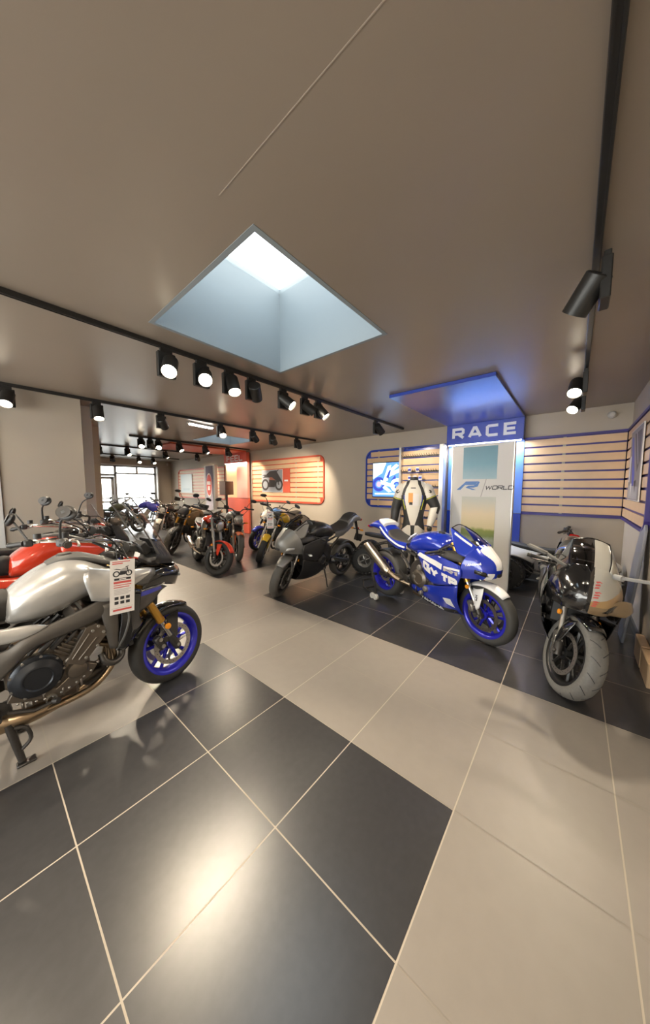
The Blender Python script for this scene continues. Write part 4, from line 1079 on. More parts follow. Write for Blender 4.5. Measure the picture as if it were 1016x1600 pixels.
    cw = b.build('front_cowl', root, smooth=50, solid=.005); cbv = b.bvh()
    b = MB(c.get('mask', c['cowl'])); 
    if c.get('mask'):
        bb = MB(); bb.sym = True; bb.surf(nose_curves, 16, 5)
        rows = []
        for j in range(9):
            t = j/8; x = .112-.112*t
            row = []
            for i in range(9):
                u = -1+2*i/8; wy = .035+.050*t; y = u*wy; zz = .80+.145*t
                h = bb.bvh().ray_cast(Vector((.6, y, zz-.012*abs(u)**2)), Vector((-1,0,0)))
                row.append((h[0].x+.004, y, h[0].z) if h[0] is not None else (x, y, zz))
            rows.append(row)
        b.grid(rows); b.build('nose_panel', cw)
    # intake / lights
    b = MB(M_ink)
    if c.get('intake', True): b.loft([ring(.112,.692,.742,.038,.5,2.6,14), ring(.06,.69,.75,.045,.5,2.6,14)], 2)
    else: b.loft([ring(.085,.672,.684,.030,.5,2.6,14), ring(.05,.67,.69,.045,.5,2.6,14)], 2)
    b.build('air_intake', cw)
    for s in (1,-1):
        b = MB(M_lens if c.get('lights') else M_gblack); V = [(.075,.075,.705),(.050,.125,.700),(-.035,.178,.725),(-.03,.180,.760),(.05,.130,.745)]
        b.add([(p[0]+.004, s*(p[1]+.004), p[2]) for p in V], [tuple(range(5))]); b.build('headlight', cw, solid=.006)
    # screen
    b = MB(c.get('screen', M_screen)); b.surf([[(-.005,0,.945),(-.025,.06,.95),(-.065,.103,.962)],[(-.10,0,1.02),(-.115,.065,1.015),(-.14,.112,1.012)],[(-.22,0,1.095),(-.225,.065,1.085),(-.235,.112,1.070)],[(-.345,0,1.15),(-.345,.06,1.142),(-.345,.106,1.122)]], 8, 5)
    n0 = [list(v) for v in b.v]; b.add([(v[0],-v[1],v[2]) for v in n0], [list(reversed(f)) for f in list(b.f)]); b.recolor(c.get('screen_reflection', lambda p: None)); b.build('windscreen', root, smooth=60)
    b = MB(M_gblack); b.sym = True; b.tube([(-.065,.106,.966),(-.14,.115,1.016),(-.235,.115,1.074),(-.348,.108,1.126)], .006, 6, k=4); b.sym = False; b.tube([(-.348,-.108,1.126),(-.348,0,1.154),(-.348,.108,1.126)], .005, 6, k=4); b.build('screen_trim', root)
    b = MB(M_plast); b.box((-.17,0,.955),(.05,.16,.085),(0,R(-35),0),.012); b.box((-.197,0,.962),(.004,.125,.06),(0,R(-35),0),.002, m=M_mirror); b.build('instrument_panel', root)
    up = [(-.78,.165,.81),(-.60,.205,.845),(-.40,.225,.825),(-.16,.218,.775)]
    m1 = [(-.72,.190,.74),(-.56,.238,.70),(-.36,.250,.68),(-.13,.236,.69)]
    lo = [(-.585,.200,.525),(-.48,.228,.505),(-.36,.240,.525),(-.17,.228,.575)]
    b = MB(c['side']); b.sym = True; b.surf([up, m1, lo], 18, 7); sd = b.build('side_fairing', root, smooth=60, solid=.005); sbv = b.bvh()
    bt = [(-.90,.11,.36),(-.66,.175,.43),(-.43,.218,.495),(-.17,.226,.570)]
    bm_ = [(-.89,.105,.31),(-.65,.165,.33),(-.42,.197,.36),(-.195,.190,.40)]
    bl = [(-.86,.06,.265),(-.64,.115,.225),(-.38,.125,.215),(-.205,.085,.235)]
    bc = [(-.85,0,.26),(-.64,0,.205),(-.38,0,.195),(-.21,0,.21)]
    b = MB(c['belly']); b.sym = True; b.surf([bt, bm_, bl, bc], 18, 5); bl_o = b.build('belly_pan', root, smooth=60, solid=.005); bbv = b.bvh()
    # black inner panel between upper and lower fairing
    b = MB(c.get('inner', M_plast)); b.sym = True; b.surf([[(-.16,.10,.90),(-.30,.150,.89),(-.42,.170,.88)],[(-.12,.19,.80),(-.28,.205,.80),(-.42,.215,.815)]], 8, 3); b.build('inner_panel', root, solid=.005)
    handlebar(root, M, (-.345,.94), (-.46,.335,.86), clipon=True, bar_m=M_dark)
    cables(root, M, [[(-.40,.22,.90),(-.28,.20,.97),(-.22,.08,.88),(-.26,0,.80)],[(-.40,-.22,.90),(-.28,-.20,.97),(-.22,-.08,.88),(-.26,0,.80)]])
    if c.get('mirrors'):
        for s in (1,-1): mirror(root, Matrix(), Vector((-.10,s*.12,.965)), Vector((-.13,s*.33,1.13)), s)
    if c.get('signals'):
        for s in (1,-1): signal(root, (-.20,s*.245,.66), s, c['signals'])
    if c.get('kick', True): kickstand(root, -.78, .33, .13, .04, .14)
    if c.get('r1'):
        muffler(root, [(-.93,-.10,.34),(-1.10,-.165,.385),(-1.23,-.185,.445)], [.026,.030,.036], M_heat, M_titan)
        muffler(root, [(-1.22,-.186,.44),(-1.29,-.19,.475),(-1.64,-.20,.70),(-1.68,-.20,.727)], [.044,.062,.066,.060], M_titan)
        # decals
        for s in (1,-1):
            b = MB(M_r1white)
            st = [[(-.735,.765),(-.70,.805),(-.60,.795),(-.60,.745)],[(-.60,.745),(-.60,.795),(-.44,.770),(-.44,.715)],[(-.44,.715),(-.44,.770),(-.35,.748),(-.35,.69)],[(-.33,.715),(-.33,.735),(-.15,.735),(-.15,.715)]]
            decal(b, sbv, st, s); b.build('stripe', sd)
            def put(txt, x0, z0, x1, z1, h, st_, wide=1.0, mtl=M_r1white, bv=None, off=.0048, par=None):
                b = MB(mtl); Q, wd = text_quads(txt, h, st_, .22, 0, wide); k = (x1-x0)/wd; sa = (z1-z0)/wd
                decal(b, bv or sbv, [[(x0+a*k, z0+a*sa+cc) for a, cc in q] for q in Q], s, off, mtl, .03); b.build('lettering', par or sd)
            if s < 0: put('GY', -.600, .640, -.400, .575, .098, .32); put('TR', -.345, .570, -.185, .540, .095, .32); put('R1', -.315, .682, -.17, .665, .038, .26, mtl=M_inkgr)
            else: put('TR', -.400, .575, -.600, .640, .098, .32); put('GY', -.185, .540, -.345, .570, .095, .32)
            if s < 0: put('YAMAHA', -.70, .262, -.39, .222, .042, .26, 1.1, M_r1white, bbv, .0075, bl_o)
            else: put('YAMAHA', -.39, .222, -.70, .262, .042, .26, 1.1, M_r1white, bbv, .0075, bl_o)
            b = MB(M_gblack); decal(b, bbv, [[(-.83,.33),(-.70,.31),(-.70,.245),(-.80,.275)],[(-.70,.31),(-.40,.262),(-.36,.215),(-.70,.24)],[(-.40,.262),(-.24,.275),(-.23,.235),(-.36,.215)]], s, .0048); b.build('lower_band', bl_o)
            b = MB(M_r1white); decal(b, bbv, [[(-.36,.385),(-.27,.395),(-.245,.30),(-.33,.325)]], s, .0048); b.build('white_patch', bl_o)
            b = MB(M_r1white); Q, wd = text_quads('YAMAHA', .026, .26, .22, 0, 1.1)
            P = [[((-.115+a*.72 if s < 0 else -.115+(wd-a)*.72), .775+cc+.25*((a if s < 0 else wd-a)*.72)) for a, cc in q] for q in Q]; decal(b, cbv, P, s, .0045, None, .02); b.build('lettering', cw)
            b = MB(M_r1white); decal(b, cbv, [[(-.10,.985),(-.10,.965),(-.30,1.065),(-.30,1.085)]], s, .0045); b.build('stripe', cw)
        # white stripes along seat and tail, grey tank pads
        b = MB(M_r1white); b.sym = True
        b.tube([(-1.50,.115,1.00),(-1.30,.166,.90),(-1.10,.172,.825),(-1.0,.140,.80)], .013, 8, k=5, flat=.9)
        b.sym = False
        b.loft([ring(-1.40,.99,1.068,.135,.6,3), ring(-1.47,1.02,1.10,.122,.6,3), ring(-1.54,1.05,1.112,.10,.6,3)], 3); b.build('white_stripe', tc)
        b = MB(M_r1white); b.sym = True
        b.tube([(-.99,.085,.895),(-.90,.125,.955),(-.84,.10,1.0)], .010, 8, k=5); b.build('tank_stripe', root)
        # exposed engine clutter, right side covers of cast metal
        for p, r in [((-.70,-.175,.62),.038),((-.60,-.185,.40),.035),((-.78,-.165,.50),.03),((-.66,-.19,.34),.028)]:
            bb = MB(M_metal); bb.lathe([(r,0),(r,.02),(r*.7,.035),(0,.04)], p, (0,-1,0), 20); bb.build('engine_fitting', root)
    else:
        if c.get('muffler', True): muffler(root, [(-.95,-.08,.24),(-1.10,-.15,.30),(-1.30,-.19,.42),(-1.55,-.20,.54)], [.022,.045,.058,.050], c.get('mufm', M_dark))
    return dict(cowl=cbv, side=sbv, cw=cw, sd=sd)

def bike_root(name, x, y, head, lean, label, group='motorcycles on the showroom floor'):
    t = thing(name, (x,y,0), (0,0,0), label, 'motorcycle', group)
    t.rotation_euler = (R(lean), 0, R(head)); t.rotation_mode = 'XYZ'
    return t
def r1paint(p):
    y = abs(p.y); wid = .050+.45*max(0, .10-p.x)
    if p.x > -.03 and p.z > .765 and y < min(.098, wid): return M_r1white
    if p.z < .735 and y < .115 and p.x > -.05 and y > .06: return M_r1white
    if p.z < .70: return M_r1blue
def black_reflection(p):  # slat wall and sign reflections painted into the left half of the black cowl
    if p.y > .022 and p.z > .80-.35*(p.x-.05): return M_reflw
    if p.y > .022 and p.z > .74: return M_refltan
    if p.y > .022: return M_wingrefl
M_reflw = mat('pale_reflection', (.50,.49,.45), .25, coat=.8); M_refltan = mat('tan_reflection', (.42,.27,.12), .3, coat=.8); M_wingrefl = mat('brown_wing_and_reflection', (.26,.18,.10), .3, coat=.8)
t = bike_root('sport_motorcycle', 3.024, -1.555, -110.5, 0, 'blue and white race bike marked GYTR with gold forks, on a paddock stand')
sport(t, dict(r1=True, steer=-3, paint=r1paint, fa0=48, wb=1.44, rearz=.355, rim=M_rimbl, fork=M_gold, fender=M_r1white, tank=M_r1blue, tail=M_r1blue, cowl=M_r1blue, side=M_r1blue, belly=M_r1blue, eng=M_eng, cover=M_eng, frame=M_dark, arm=M_dark, screen=M_screen, pillion=0, plate=False, kick=False, cal=M_metal, tyre=mat('worn_tyre',(.055,.053,.050),.62,bump=.2,nscale=70), disc=mat('dark_disc',(.16,.14,.13),.35,.8)))
# the paddock stand is a thing of its own
ps = thing('paddock_stand', (3.531,-.203,0), (0,0,R(-110.5)), 'black paddock stand with white rollers holding up the blue race bike', 'bike stand')
b = MB(M_dark); b.tube([(-.08,.20,.33),(-.02,.20,.06),(-.34,.17,.06),(-.46,.10,.13),(-.46,-.10,.13),(-.34,-.17,.06),(-.02,-.20,.06),(-.08,-.20,.33)], .013, 8)
b.tube([(-.30,.17,.062),(-.30,-.17,.062)], .012, 8); b.build('tube_frame', ps)
for s in (1,-1):
    MB(M_black).box((-.085,s*.175,.335),(.05,.06,.03),ch=.006).build('lifting_pad', ps)
    b = MB(M_ivory)
    for dx in (-.035,.035): b.lathe([(.0,-.02),(.038,-.02),(.042,-.012),(.042,.012),(.038,.02),(0,.02)], (-.02+dx,s*.235,.042), (0,1,0), 20)
    b.build('roller', ps)

t = bike_root('sport_motorcycle', 2.55, .985, 180, -7, 'matt grey and black sport bike on its kickstand, centre of the room')
sport(t, dict(steer=25, wb=1.40, rim=M_rimdk, fork=M_dark, fender=M_matgr, rearz=.305, rr=.305, rw=.145, peg=M_chrome, tank=mat('satin_black',(.02,.02,.02),.3,coat=.4), tail=M_matgr, cowl=M_matgr, side=M_plast, belly=M_plast, eng=M_dark, screen=M_smoke, mirrors=True, lights=True, signals=M_lens, tyre=mat('dusty_tyre',(.075,.07,.064),.65,bump=.2,nscale=70)))

t = bike_root('sport_motorcycle', 2.61, -2.165, 183, -7, 'gloss black sport bike with pale front tyre at the right edge of the room')
S3 = sport(t, dict(steer=23, screen_reflection=(lambda p: M_reflw if p.y > .022 else None), wb=1.40, rim=M_rimdk, fork=M_gblack, fender=M_gblack, tank=M_gblack, tail=M_gblack, cowl=M_gblack, side=M_gblack, belly=M_gblack, eng=M_dark, screen=M_smoke, pillion=0, taildrop=.09, paint=black_reflection, fa0=66, grooves=True, intake=False, arm=M_dark, tyre=M_tyreg, cal=M_metal))  # the pale reflection is painted over half of the screen as well
# reflected red lettering painted along the centre edge of the pale half, and the flat grey mirror arm
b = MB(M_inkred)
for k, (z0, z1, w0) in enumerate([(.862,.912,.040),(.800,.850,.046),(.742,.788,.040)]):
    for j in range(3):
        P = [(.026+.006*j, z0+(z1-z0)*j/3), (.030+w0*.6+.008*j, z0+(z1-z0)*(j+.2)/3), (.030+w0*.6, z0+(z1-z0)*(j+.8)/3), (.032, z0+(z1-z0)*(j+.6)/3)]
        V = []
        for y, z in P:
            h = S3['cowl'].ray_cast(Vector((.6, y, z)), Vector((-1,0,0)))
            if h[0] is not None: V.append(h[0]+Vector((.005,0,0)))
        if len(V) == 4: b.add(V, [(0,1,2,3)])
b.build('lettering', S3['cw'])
b = MB(M_grey); b.tube([(-.06,.135,.945),(-.02,.17,.95)], .020, 12); b.beam((-.03,.15,.95),(-.05,.40,.965),.030,.022,.006); o = b.build('mirror_arm', t)
b = MB(M_plast); b.ell((-.05,.46,.975),(.022,.072,.040),20,10); b.build('mirror_head', o)
b = MB(M_gplast); b.beam((-.06,-.135,.945),(-.17,-.27,.995),.030,.020,.006); mr = b.build('mirror', t)
b = MB(M_gplast); b.beam((-.16,-.255,.99),(-.20,-.40,1.03),.060,.030,.012); b.build('mirror_head', mr)
b = MB(M_wingrefl); b.surf([[(.035,.125,.745),(-.03,.185,.785),(-.11,.25,.775),(-.17,.275,.745)],[(.03,.135,.71),(-.03,.195,.725),(-.10,.262,.71),(-.16,.285,.70)],[(.0,.13,.675),(-.05,.18,.668),(-.11,.245,.660),(-.17,.270,.665)]], 12, 4); b.build('winglet', t, solid=.008)
# ------------------------------------------------------------------ silver sport tourer in the foreground
t = thing('touring_motorcycle', (.7525,.285,0), (0,0,0), 'silver and black touring motorcycle with blue front wheel and price tag, in the foreground', 'motorcycle', 'motorcycles on the showroom floor')
def tourer(t, body, bars=True, rim=M_rimbl, fork=M_gold, detail=True, steer=13.6, tag_m=None, screen=M_screen):
    M = steerM(steer)
    wheel(t, 'front_wheel', 0, .30, .30, .12, .224, rim, M, 5, True, .155)
    wheel(t, 'rear_wheel', -1.5, .325, .325, .18, .224, rim, None, 5, True, .12, (-1,))
    forks(t, M, (-.33,1.0), (0,.30), .10, 'usd', fork, M_chrome, .027, split=.68)
    b = MB(M_orange); b.M = M
    for s in (1,-1): b.lathe([(0,.0),(.022,0),(.022,.012),(.018,.018),(0,.020)], (-.075,s*.128,.475), (0,s,0), 18)
    b.build('reflector', t)
    b = MB(M_metal); b.M = M; b.box((-.325,0,.985),(.10,.26,.030),(0,R(-24),0),.008); b.box((-.225,0,.77),(.09,.26,.04),(0,R(-24),0),.008); b.build('triple_clamp', t)
    front_fender(t, M, .325, .075, 58, 150, M_gblack)
    swingarm(t, -.96, .42, -1.5, .325, .09, .13, M_dark); chain(t, -1.5, .325, .11, -.96, .42, .04, .115); shock(t, (-.92,0,.66), (-1.02,0,.42))
    # frame: broad cast beams with a downward front arm
    b = MB(mat('cast_frame_grey', (.125,.115,.105), .42, .5)); b.sym = True
    b.surf([[(-1.00,.120,.66),(-.88,.150,.67),(-.78,.170,.735),(-.62,.182,.785),(-.47,.180,.835),(-.38,.150,.875)],[(-1.0,.130,.55),(-.88,.165,.62),(-.78,.184,.69),(-.62,.195,.735),(-.47,.190,.765),(-.38,.160,.80)],[(-1.0,.120,.42),(-.90,.152,.53),(-.79,.170,.645),(-.63,.182,.685),(-.48,.178,.715),(-.38,.15,.74)]], 24, 4)
    b.surf([[(-.475,.180,.80),(-.455,.185,.66),(-.430,.172,.50)],[(-.43,.192,.80),(-.42,.197,.66),(-.405,.182,.49)],[(-.385,.178,.80),(-.385,.183,.66),(-.385,.170,.49)]], 12, 4)
    b.build('frame', t, solid=.024, smooth=60)
    en = engine(t, -.70, .445, M_eng, mat('clutch_cover_black', (.035,.038,.045), .33, .6), .19, 39)
    b = MB(M_eng); b.sym = True
    for s in (1,):
        b.prism([(-.655,.50),(-.575,.46),(-.455,.60),(-.455,.66),(-.50,.695),(-.55,.685)], s*.175, s*.198)
        for p in ((-.49,.675),(-.465,.63),(-.52,.655),(-.56,.50),(-.50,.555)): b.cyl((p[0],s*.196,p[1]),(p[0],s*.207,p[1]),.009,8, m=M_metal)
        for p0, p1 in (((-.625,.515),(-.535,.645)),((-.595,.50),(-.50,.61))): b.beam((p0[0],s*.199,p0[1]),(p1[0],s*.199,p1[1]),.010,.014,.003,up=(0,1,0))
    b.build('cam_chain_cover', en, bevel=.004)
    b = MB(M_eng); b.sym = True
    for s in (1,): b.prism([(-.90,.38),(-.70,.30),(-.54,.36),(-.50,.42),(-.56,.46),(-.70,.36),(-.86,.46)], s*.13, s*.172)
    for k in range(10):
        x = -.86+.036*k; z = .345-.05*math.sin((k)/9*PI)+.012*k/3
        for s in (1,): b.cyl((x,s*.172,z+.015),(x,s*.182,z+.015),.008,6, m=M_metal)
    b.build('crankcase_cover', en, bevel=.006)
    b = MB(M_metal)
    b.lathe([(.026,0),(.026,.012),(.018,.012),(.018,.0)], (-.725,-.172,.315), (0,-1,0), 20, closed=True); b.build('oil_sight_ring', en)
    b = MB(M_dark); b.tube([(-.47,-.13,.46),(-.455,-.155,.41),(-.41,-.16,.385),(-.36,-.13,.40),(-.345,-.10,.46)], .021, 12, k=5); b.build('coolant_hose', t)
    b = MB(M_dark); b.loft([ring(-.62,.23,.33,.06,.5,2.2,16), ring(-.53,.215,.345,.075,.5,2.2,16), ring(-.43,.26,.36,.06,.5,2.2,16)], 3); b.build('oil_filter', en)
    b = MB(M_dark)
    for s in (1,-1):
        for k in range(6): b.tube([(-.80+.05*k, s*.14, .60), (-.76+.05*k, s*(.165+.01*(k%2)), .655), (-.71+.045*k, s*.15, .70)], .010+.004*(k%3), 8, k=3)
    b.build('wiring', t)
    b = MB(M_heat); b.sym = False
    for k, y in enumerate((-.10,0,.10)): b.tube([(-.47,y,.52),(-.41,y,.48),(-.40,y,.36),(-.50,y*.9-.03,.265),(-.62,y*.6-.08,.245),(-.74,-.10+y*.3,.235)], .019, 12, k=4)
    b.tube([(-.70,-.10,.235),(-.82,-.11,.235),(-.95,-.07,.24),(-1.05,0,.25)], [.036,.045,.06,.07], 14, k=3); b.build('exhaust_header', t)
    muffler(t, [(-1.02,0,.25),(-1.12,-.02,.25),(-1.25,-.06,.26)], [.075,.10,.085], M_dark)
    radiator(t, -.36, .47, .78, .15)
    b = MB(M_plast); b.box((-.345,0,.62),(.03,.36,.32),(0,R(-14),0),.006); b.build('radiator_shroud', t)
    # tank, side scoops and trims
    fuel_tank(t, [ring(-.875,.785,.925,.105,.5,2.6), ring(-.85,.775,.965,.150,.52,2.6), ring(-.78,.765,1.025,.185,.56,2.5), ring(-.70,.765,1.075,.205,.62,2.3), ring(-.62,.79,1.105,.212,.66,2.3), ring(-.53,.83,1.095,.212,.66,2.3), ring(-.45,.85,1.055,.190,.6,2.3), ring(-.38,.88,1.01,.15,.5,2.3)], body, None)
    b = MB(body); b.sym = True
    b.surf([[(-.535,.185,1.06),(-.40,.192,1.02),(-.27,.190,.99),(-.165,.178,.970)],[(-.55,.219,.985),(-.40,.224,.955),(-.27,.216,.945),(-.17,.190,.950)],[(-.52,.214,.85),(-.42,.216,.825),(-.29,.208,.885),(-.19,.188,.935)]], 16, 5); b.build('side_scoop', t, smooth=60, solid=.006)
    b = MB(body); b.sym = True
    b.surf([[(-1.02,.150,.82),(-.90,.168,.795),(-.78,.188,.785),(-.715,.195,.762)],[(-1.02,.158,.79),(-.91,.176,.765),(-.80,.194,.755),(-.73,.196,.752)],[(-1.02,.150,.75),(-.94,.168,.72),(-.84,.186,.715),(-.76,.190,.735)]], 12, 3); b.build('under_seat_panel', t, smooth=60, solid=.005)
    b = MB(M_gplast); b.loft([ring(-.69,1.065,1.092,.05,.5,3), ring(-.62,1.075,1.122,.085,.5,3), ring(-.52,1.07,1.120,.105,.5,3), ring(-.42,1.035,1.08,.115,.5,3), ring(-.32,1.0,1.04,.11,.5,3), ring(-.26,.98,1.0,.09,.5,3)], 4); tcv = b.build('tank_cover', t)
    MB(M_dark).lathe([(0,.012),(.034,.012),(.040,.006),(.042,-.01)], (-.60,0,1.12), (-.1,0,1), 24).build('filler_cap', tcv)
    b = MB(M_gplast); b.sym = True
    b.surf([[(-.30,.165,.985),(-.20,.172,.985),(-.14,.16,.965)],[(-.28,.200,.93),(-.20,.195,.925),(-.14,.176,.93)],[(-.27,.205,.885),(-.215,.195,.865),(-.17,.180,.885)]], 10, 3); b.build('scoop_insert', t, smooth=60, solid=.005)
    # nose
    b = MB(M_gblack); b.sym = True
    b.surf([[(-.20,.170,.925),(-.10,.158,.955),(.0,.110,.945),(.05,.05,.94),(.06,0,.94)],[(-.21,.190,.89),(-.09,.178,.905),(.03,.125,.890),(.080,.05,.88),(.090,0,.88)],[(-.235,.190,.835),(-.115,.172,.842),(.0,.112,.805),(.048,.05,.782),(.058,0,.778)]], 16, 5); ns = b.build('nose_fairing', t, smooth=60, solid=.005)
    for s in (1,-1):
        b = MB(M_lens); b.box((.052,s*.075,.865),(.014,.055,.026),(0,0,s*R(-38)),.006); b.build('headlight', ns)
    b = MB(mat('gunmetal_panel', (.115,.108,.105), .3, .6)); b.sym = True
    b.surf([[(-.255,.186,.830),(-.175,.184,.836),(-.105,.170,.838),(-.05,.138,.808)],[(-.27,.192,.76),(-.21,.190,.77),(-.15,.172,.785),(-.10,.150,.785)],[(-.295,.186,.665),(-.25,.182,.68),(-.20,.172,.705),(-.155,.156,.725)]], 12, 4); sp = b.build('nose_side_panel', t, smooth=60, solid=.005); pv = b.bvh()
    for s in (1,-1):
        b = MB(M_blueb); decal(b, pv, [[(-.252,.822),(-.105,.831),(-.095,.806),(-.262,.790)]], s, .004); b.build('blue_stripe', sp)
        b = MB(M_cream); b.beam((-.25,s*.192,.832),(-.075,s*.163,.842),.004,.012,.001); b.build('pale_stripe', sp)
    b = MB(M_gblack); b.sym = True
    b.surf([[(-.385,.186,.83),(-.30,.205,.865),(-.24,.198,.845)],[(-.365,.196,.70),(-.31,.210,.68),(-.255,.186,.67)],[(-.385,.190,.56),(-.32,.205,.56),(-.235,.170,.60)],[(-.395,.170,.465),(-.35,.178,.455),(-.30,.150,.475)]], 12, 5); sh = b.build('side_shroud', t, smooth=60, solid=.006)
    b = MB(M_gplast); b.sym = True; b.tube([(-.34,.208,.78),(-.325,.214,.68),(-.355,.206,.56),(-.395,.175,.468)], .007, 6, k=4); b.sym = False; b.build('shroud_edge', sh)
    # screen
    b = MB(screen or M_screen)
    half = [[(.03,0,1.00),(.015,.07,1.005),(-.06,.13,1.03),(-.10,.15,1.06)],[(-.045,0,1.16),(-.06,.09,1.16),(-.13,.165,1.17),(-.17,.18,1.19)],[(-.13,0,1.32),(-.145,.09,1.32),(-.20,.165,1.33),(-.245,.18,1.34)],[(-.225,0,1.475),(-.235,.06,1.47),(-.275,.12,1.455),(-.31,.14,1.44)]]
    b.sym = True; b.surf(half, 10, 5); b.build('windscreen', t, smooth=60) if screen else None
    b = MB(M_gplast); b.sym = True; b.tube([half[0][3],half[1][3],half[2][3],half[3][3]], .0055, 6, k=5); b.tube(half[3], .005, 6, k=4); b.tube([(.036,0,1.0),(-.038,0,1.165),(-.124,0,1.325),(-.218,0,1.475)], .004, 6, k=4); b.build('screen_edge', t) if screen else None
    b = MB(M_plast); b.sym = True; b.surf([[(.045,0,.96),(.02,.075,.965),(-.07,.14,.985),(-.13,.15,1.0)],[(.03,0,1.02),(.01,.075,1.02),(-.07,.135,1.04),(-.12,.155,1.06)],[(-.03,0,1.14),(-.05,.06,1.14),(-.11,.10,1.15),(-.14,.11,1.16)]], 12, 4); b.sym = False
    b.box((-.16,0,1.10),(.06,.15,.10),(0,R(-30),0),.012); b.box((-.191,0,1.115),(.004,.12,.07),(0,R(-30),0),.002, m=M_mirror); b.box((-.10,0,1.0),(.12,.22,.06),ch=.02); b.build('instrument_cowl', t, solid=0)
    b = MB(M_gplast); b.lathe([(0,-.02),(.045,-.02),(.050,-.01),(.050,.01),(.045,.02),(0,.02)], (-.285,.02,1.115), (0,1,0), 24); b.beam((-.28,.02,1.115),(-.06,.05,1.055),.03,.045,.008); b.build('phone_mount', t)
    # bars
    handlebar(t, M, (-.345,1.085), (-.735,.385,1.205), rise=.10, bar_m=M_chrome, sweep=.16, mirrors=(.01,.005,.165))
    cables(t, M, [[(-.60,-.26,1.22),(-.48,-.22,1.22),(-.34,-.10,1.10),(-.30,-.04,.98)],[(-.60,.26,1.22),(-.48,.22,1.22),(-.34,.10,1.12),(-.30,.04,.98)],[(-.58,-.28,1.20),(-.42,-.20,1.12),(-.30,-.14,1.02),(-.24,-.12,.86)]], .006)
    # seat and tail
    seat(t, [ring(-.855,.80,.955,.11,.55,2.8), ring(-.90,.80,.965,.125,.55,2.8), ring(-.98,.81,.925,.145,.55,3), ring(-1.12,.82,.915,.165,.55,3), ring(-1.26,.84,.945,.165,.55,3), ring(-1.33,.88,.985,.14,.55,3), ring(-1.55,.92,1.01,.13,.55,3), ring(-1.66,.94,.99,.09,.55,3)])
    b = MB(body); b.loft([ring(-1.15,.76,.83,.14,.5,3), ring(-1.35,.80,.90,.15,.5,3), ring(-1.58,.87,.95,.12,.5,3), ring(-1.74,.90,.94,.05,.5,3)], 3); b.build('tail_cowl', t)
    b = MB(M_dark); b.sym = True; b.tube([(-.92,.13,.72),(-1.2,.13,.78),(-1.6,.10,.90)], .016, 8); b.tube([(-.95,.13,.50),(-1.25,.13,.77)], .014, 8); b.build('subframe', t)
    b = MB(M_redl); b.box((-1.745,0,.915),(.02,.10,.04),ch=.006); b.build('tail_light', t); plate_hanger(t, -1.66, .90, .36, .16)
    footpegs(t, -.93, .34, .15, .26, M_dark)
    b = MB(M_dark); b.tube([(-.90,-.17,.33),(-.80,-.20,.30),(-.72,-.205,.31)], .010, 8); b.cyl((-.72,-.20,.31),(-.70,-.225,.315),.016,10); b.build('brake_pedal', t)
    b = MB(M_dark)
    for s in (1,-1):
        b.tube([(-.90,s*.13,.24),(-.875,s*.15,.10),(-.86,s*.165,.018)], [.020,.018,.016], 10); b.box((-.845,s*.17,.008),(.08,.05,.014),ch=.004)
    b.tube([(-.90,-.13,.23),(-.90,.13,.23)], .014, 8); b.tube([(-.88,-.15,.22),(-.835,-.16,.20),(-.82,-.165,.13),(-.855,-.158,.085)], .010, 8, k=3); b.build('centre_stand', t)
tourer(t, M_silver)
# price tag hanging from the handlebar
def price_tag(loc, rot, w, h, label, cord=None):
    g = thing('price_tag', loc, rot, label, 'price tag', 'price tags on the motorcycles')
    MB(M_card).box((0,0,-h/2),(w,.002,h)).build('card', g, smooth=0)
    b = MB(M_inkred); Y = -.0013
    def q(x0, z0, x1, z1, m=None, lay=1): b.add([(x0*w,Y-.0003*lay,-z0*h),(x1*w,Y-.0003*lay,-z0*h),(x1*w,Y-.0003*lay,-z1*h),(x0*w,Y-.0003*lay,-z1*h)], [(0,1,2,3)], m)
    q(-.42,.025,.30,.040); q(-.42,.055,.0,.075)
    bike_picture(b, lambda a,z,l: (a, Y-.0003*l, z-.22*h), M_ink, M_inkgr, w*.75)
    q(-.34,.335,.34,.375, M_ink); q(-.14,.345,.14,.365, M_card, 2); q(-.36,.395,.36,.435); q(-.36,.46,.36,.475); q(-.36,.50,.28,.515)
    for k in range(4): q(-.34,.545+.028*k,.34-.1*(k%2),.555+.028*k, M_inkgr)
    for k in range(6): q(-.32+.23*(k%3),.68+.085*(k//3),-.16+.23*(k%3),.735+.085*(k//3), M_ink)
    q(-.44,.885,.44,.890, M_inkgr); q(-.38,.91,.38,.945)
    b.build('print', g, smooth=0)
    b = MB(M_plast); c = cord or [(-.08,0,.0),(-.01,0,.05),(.03,.01,.11)]
    b.tube(c, .0022, 6, k=3); b.build('cord', g); return g
price_tag((.395,.02,1.085), (0,R(3),0), .135, .345, 'white price tag with red print hanging on the silver motorcycle', [(-.03,0,0),(-.02,.06,.06),(.03,.14,.06),(.03,.0,0)])
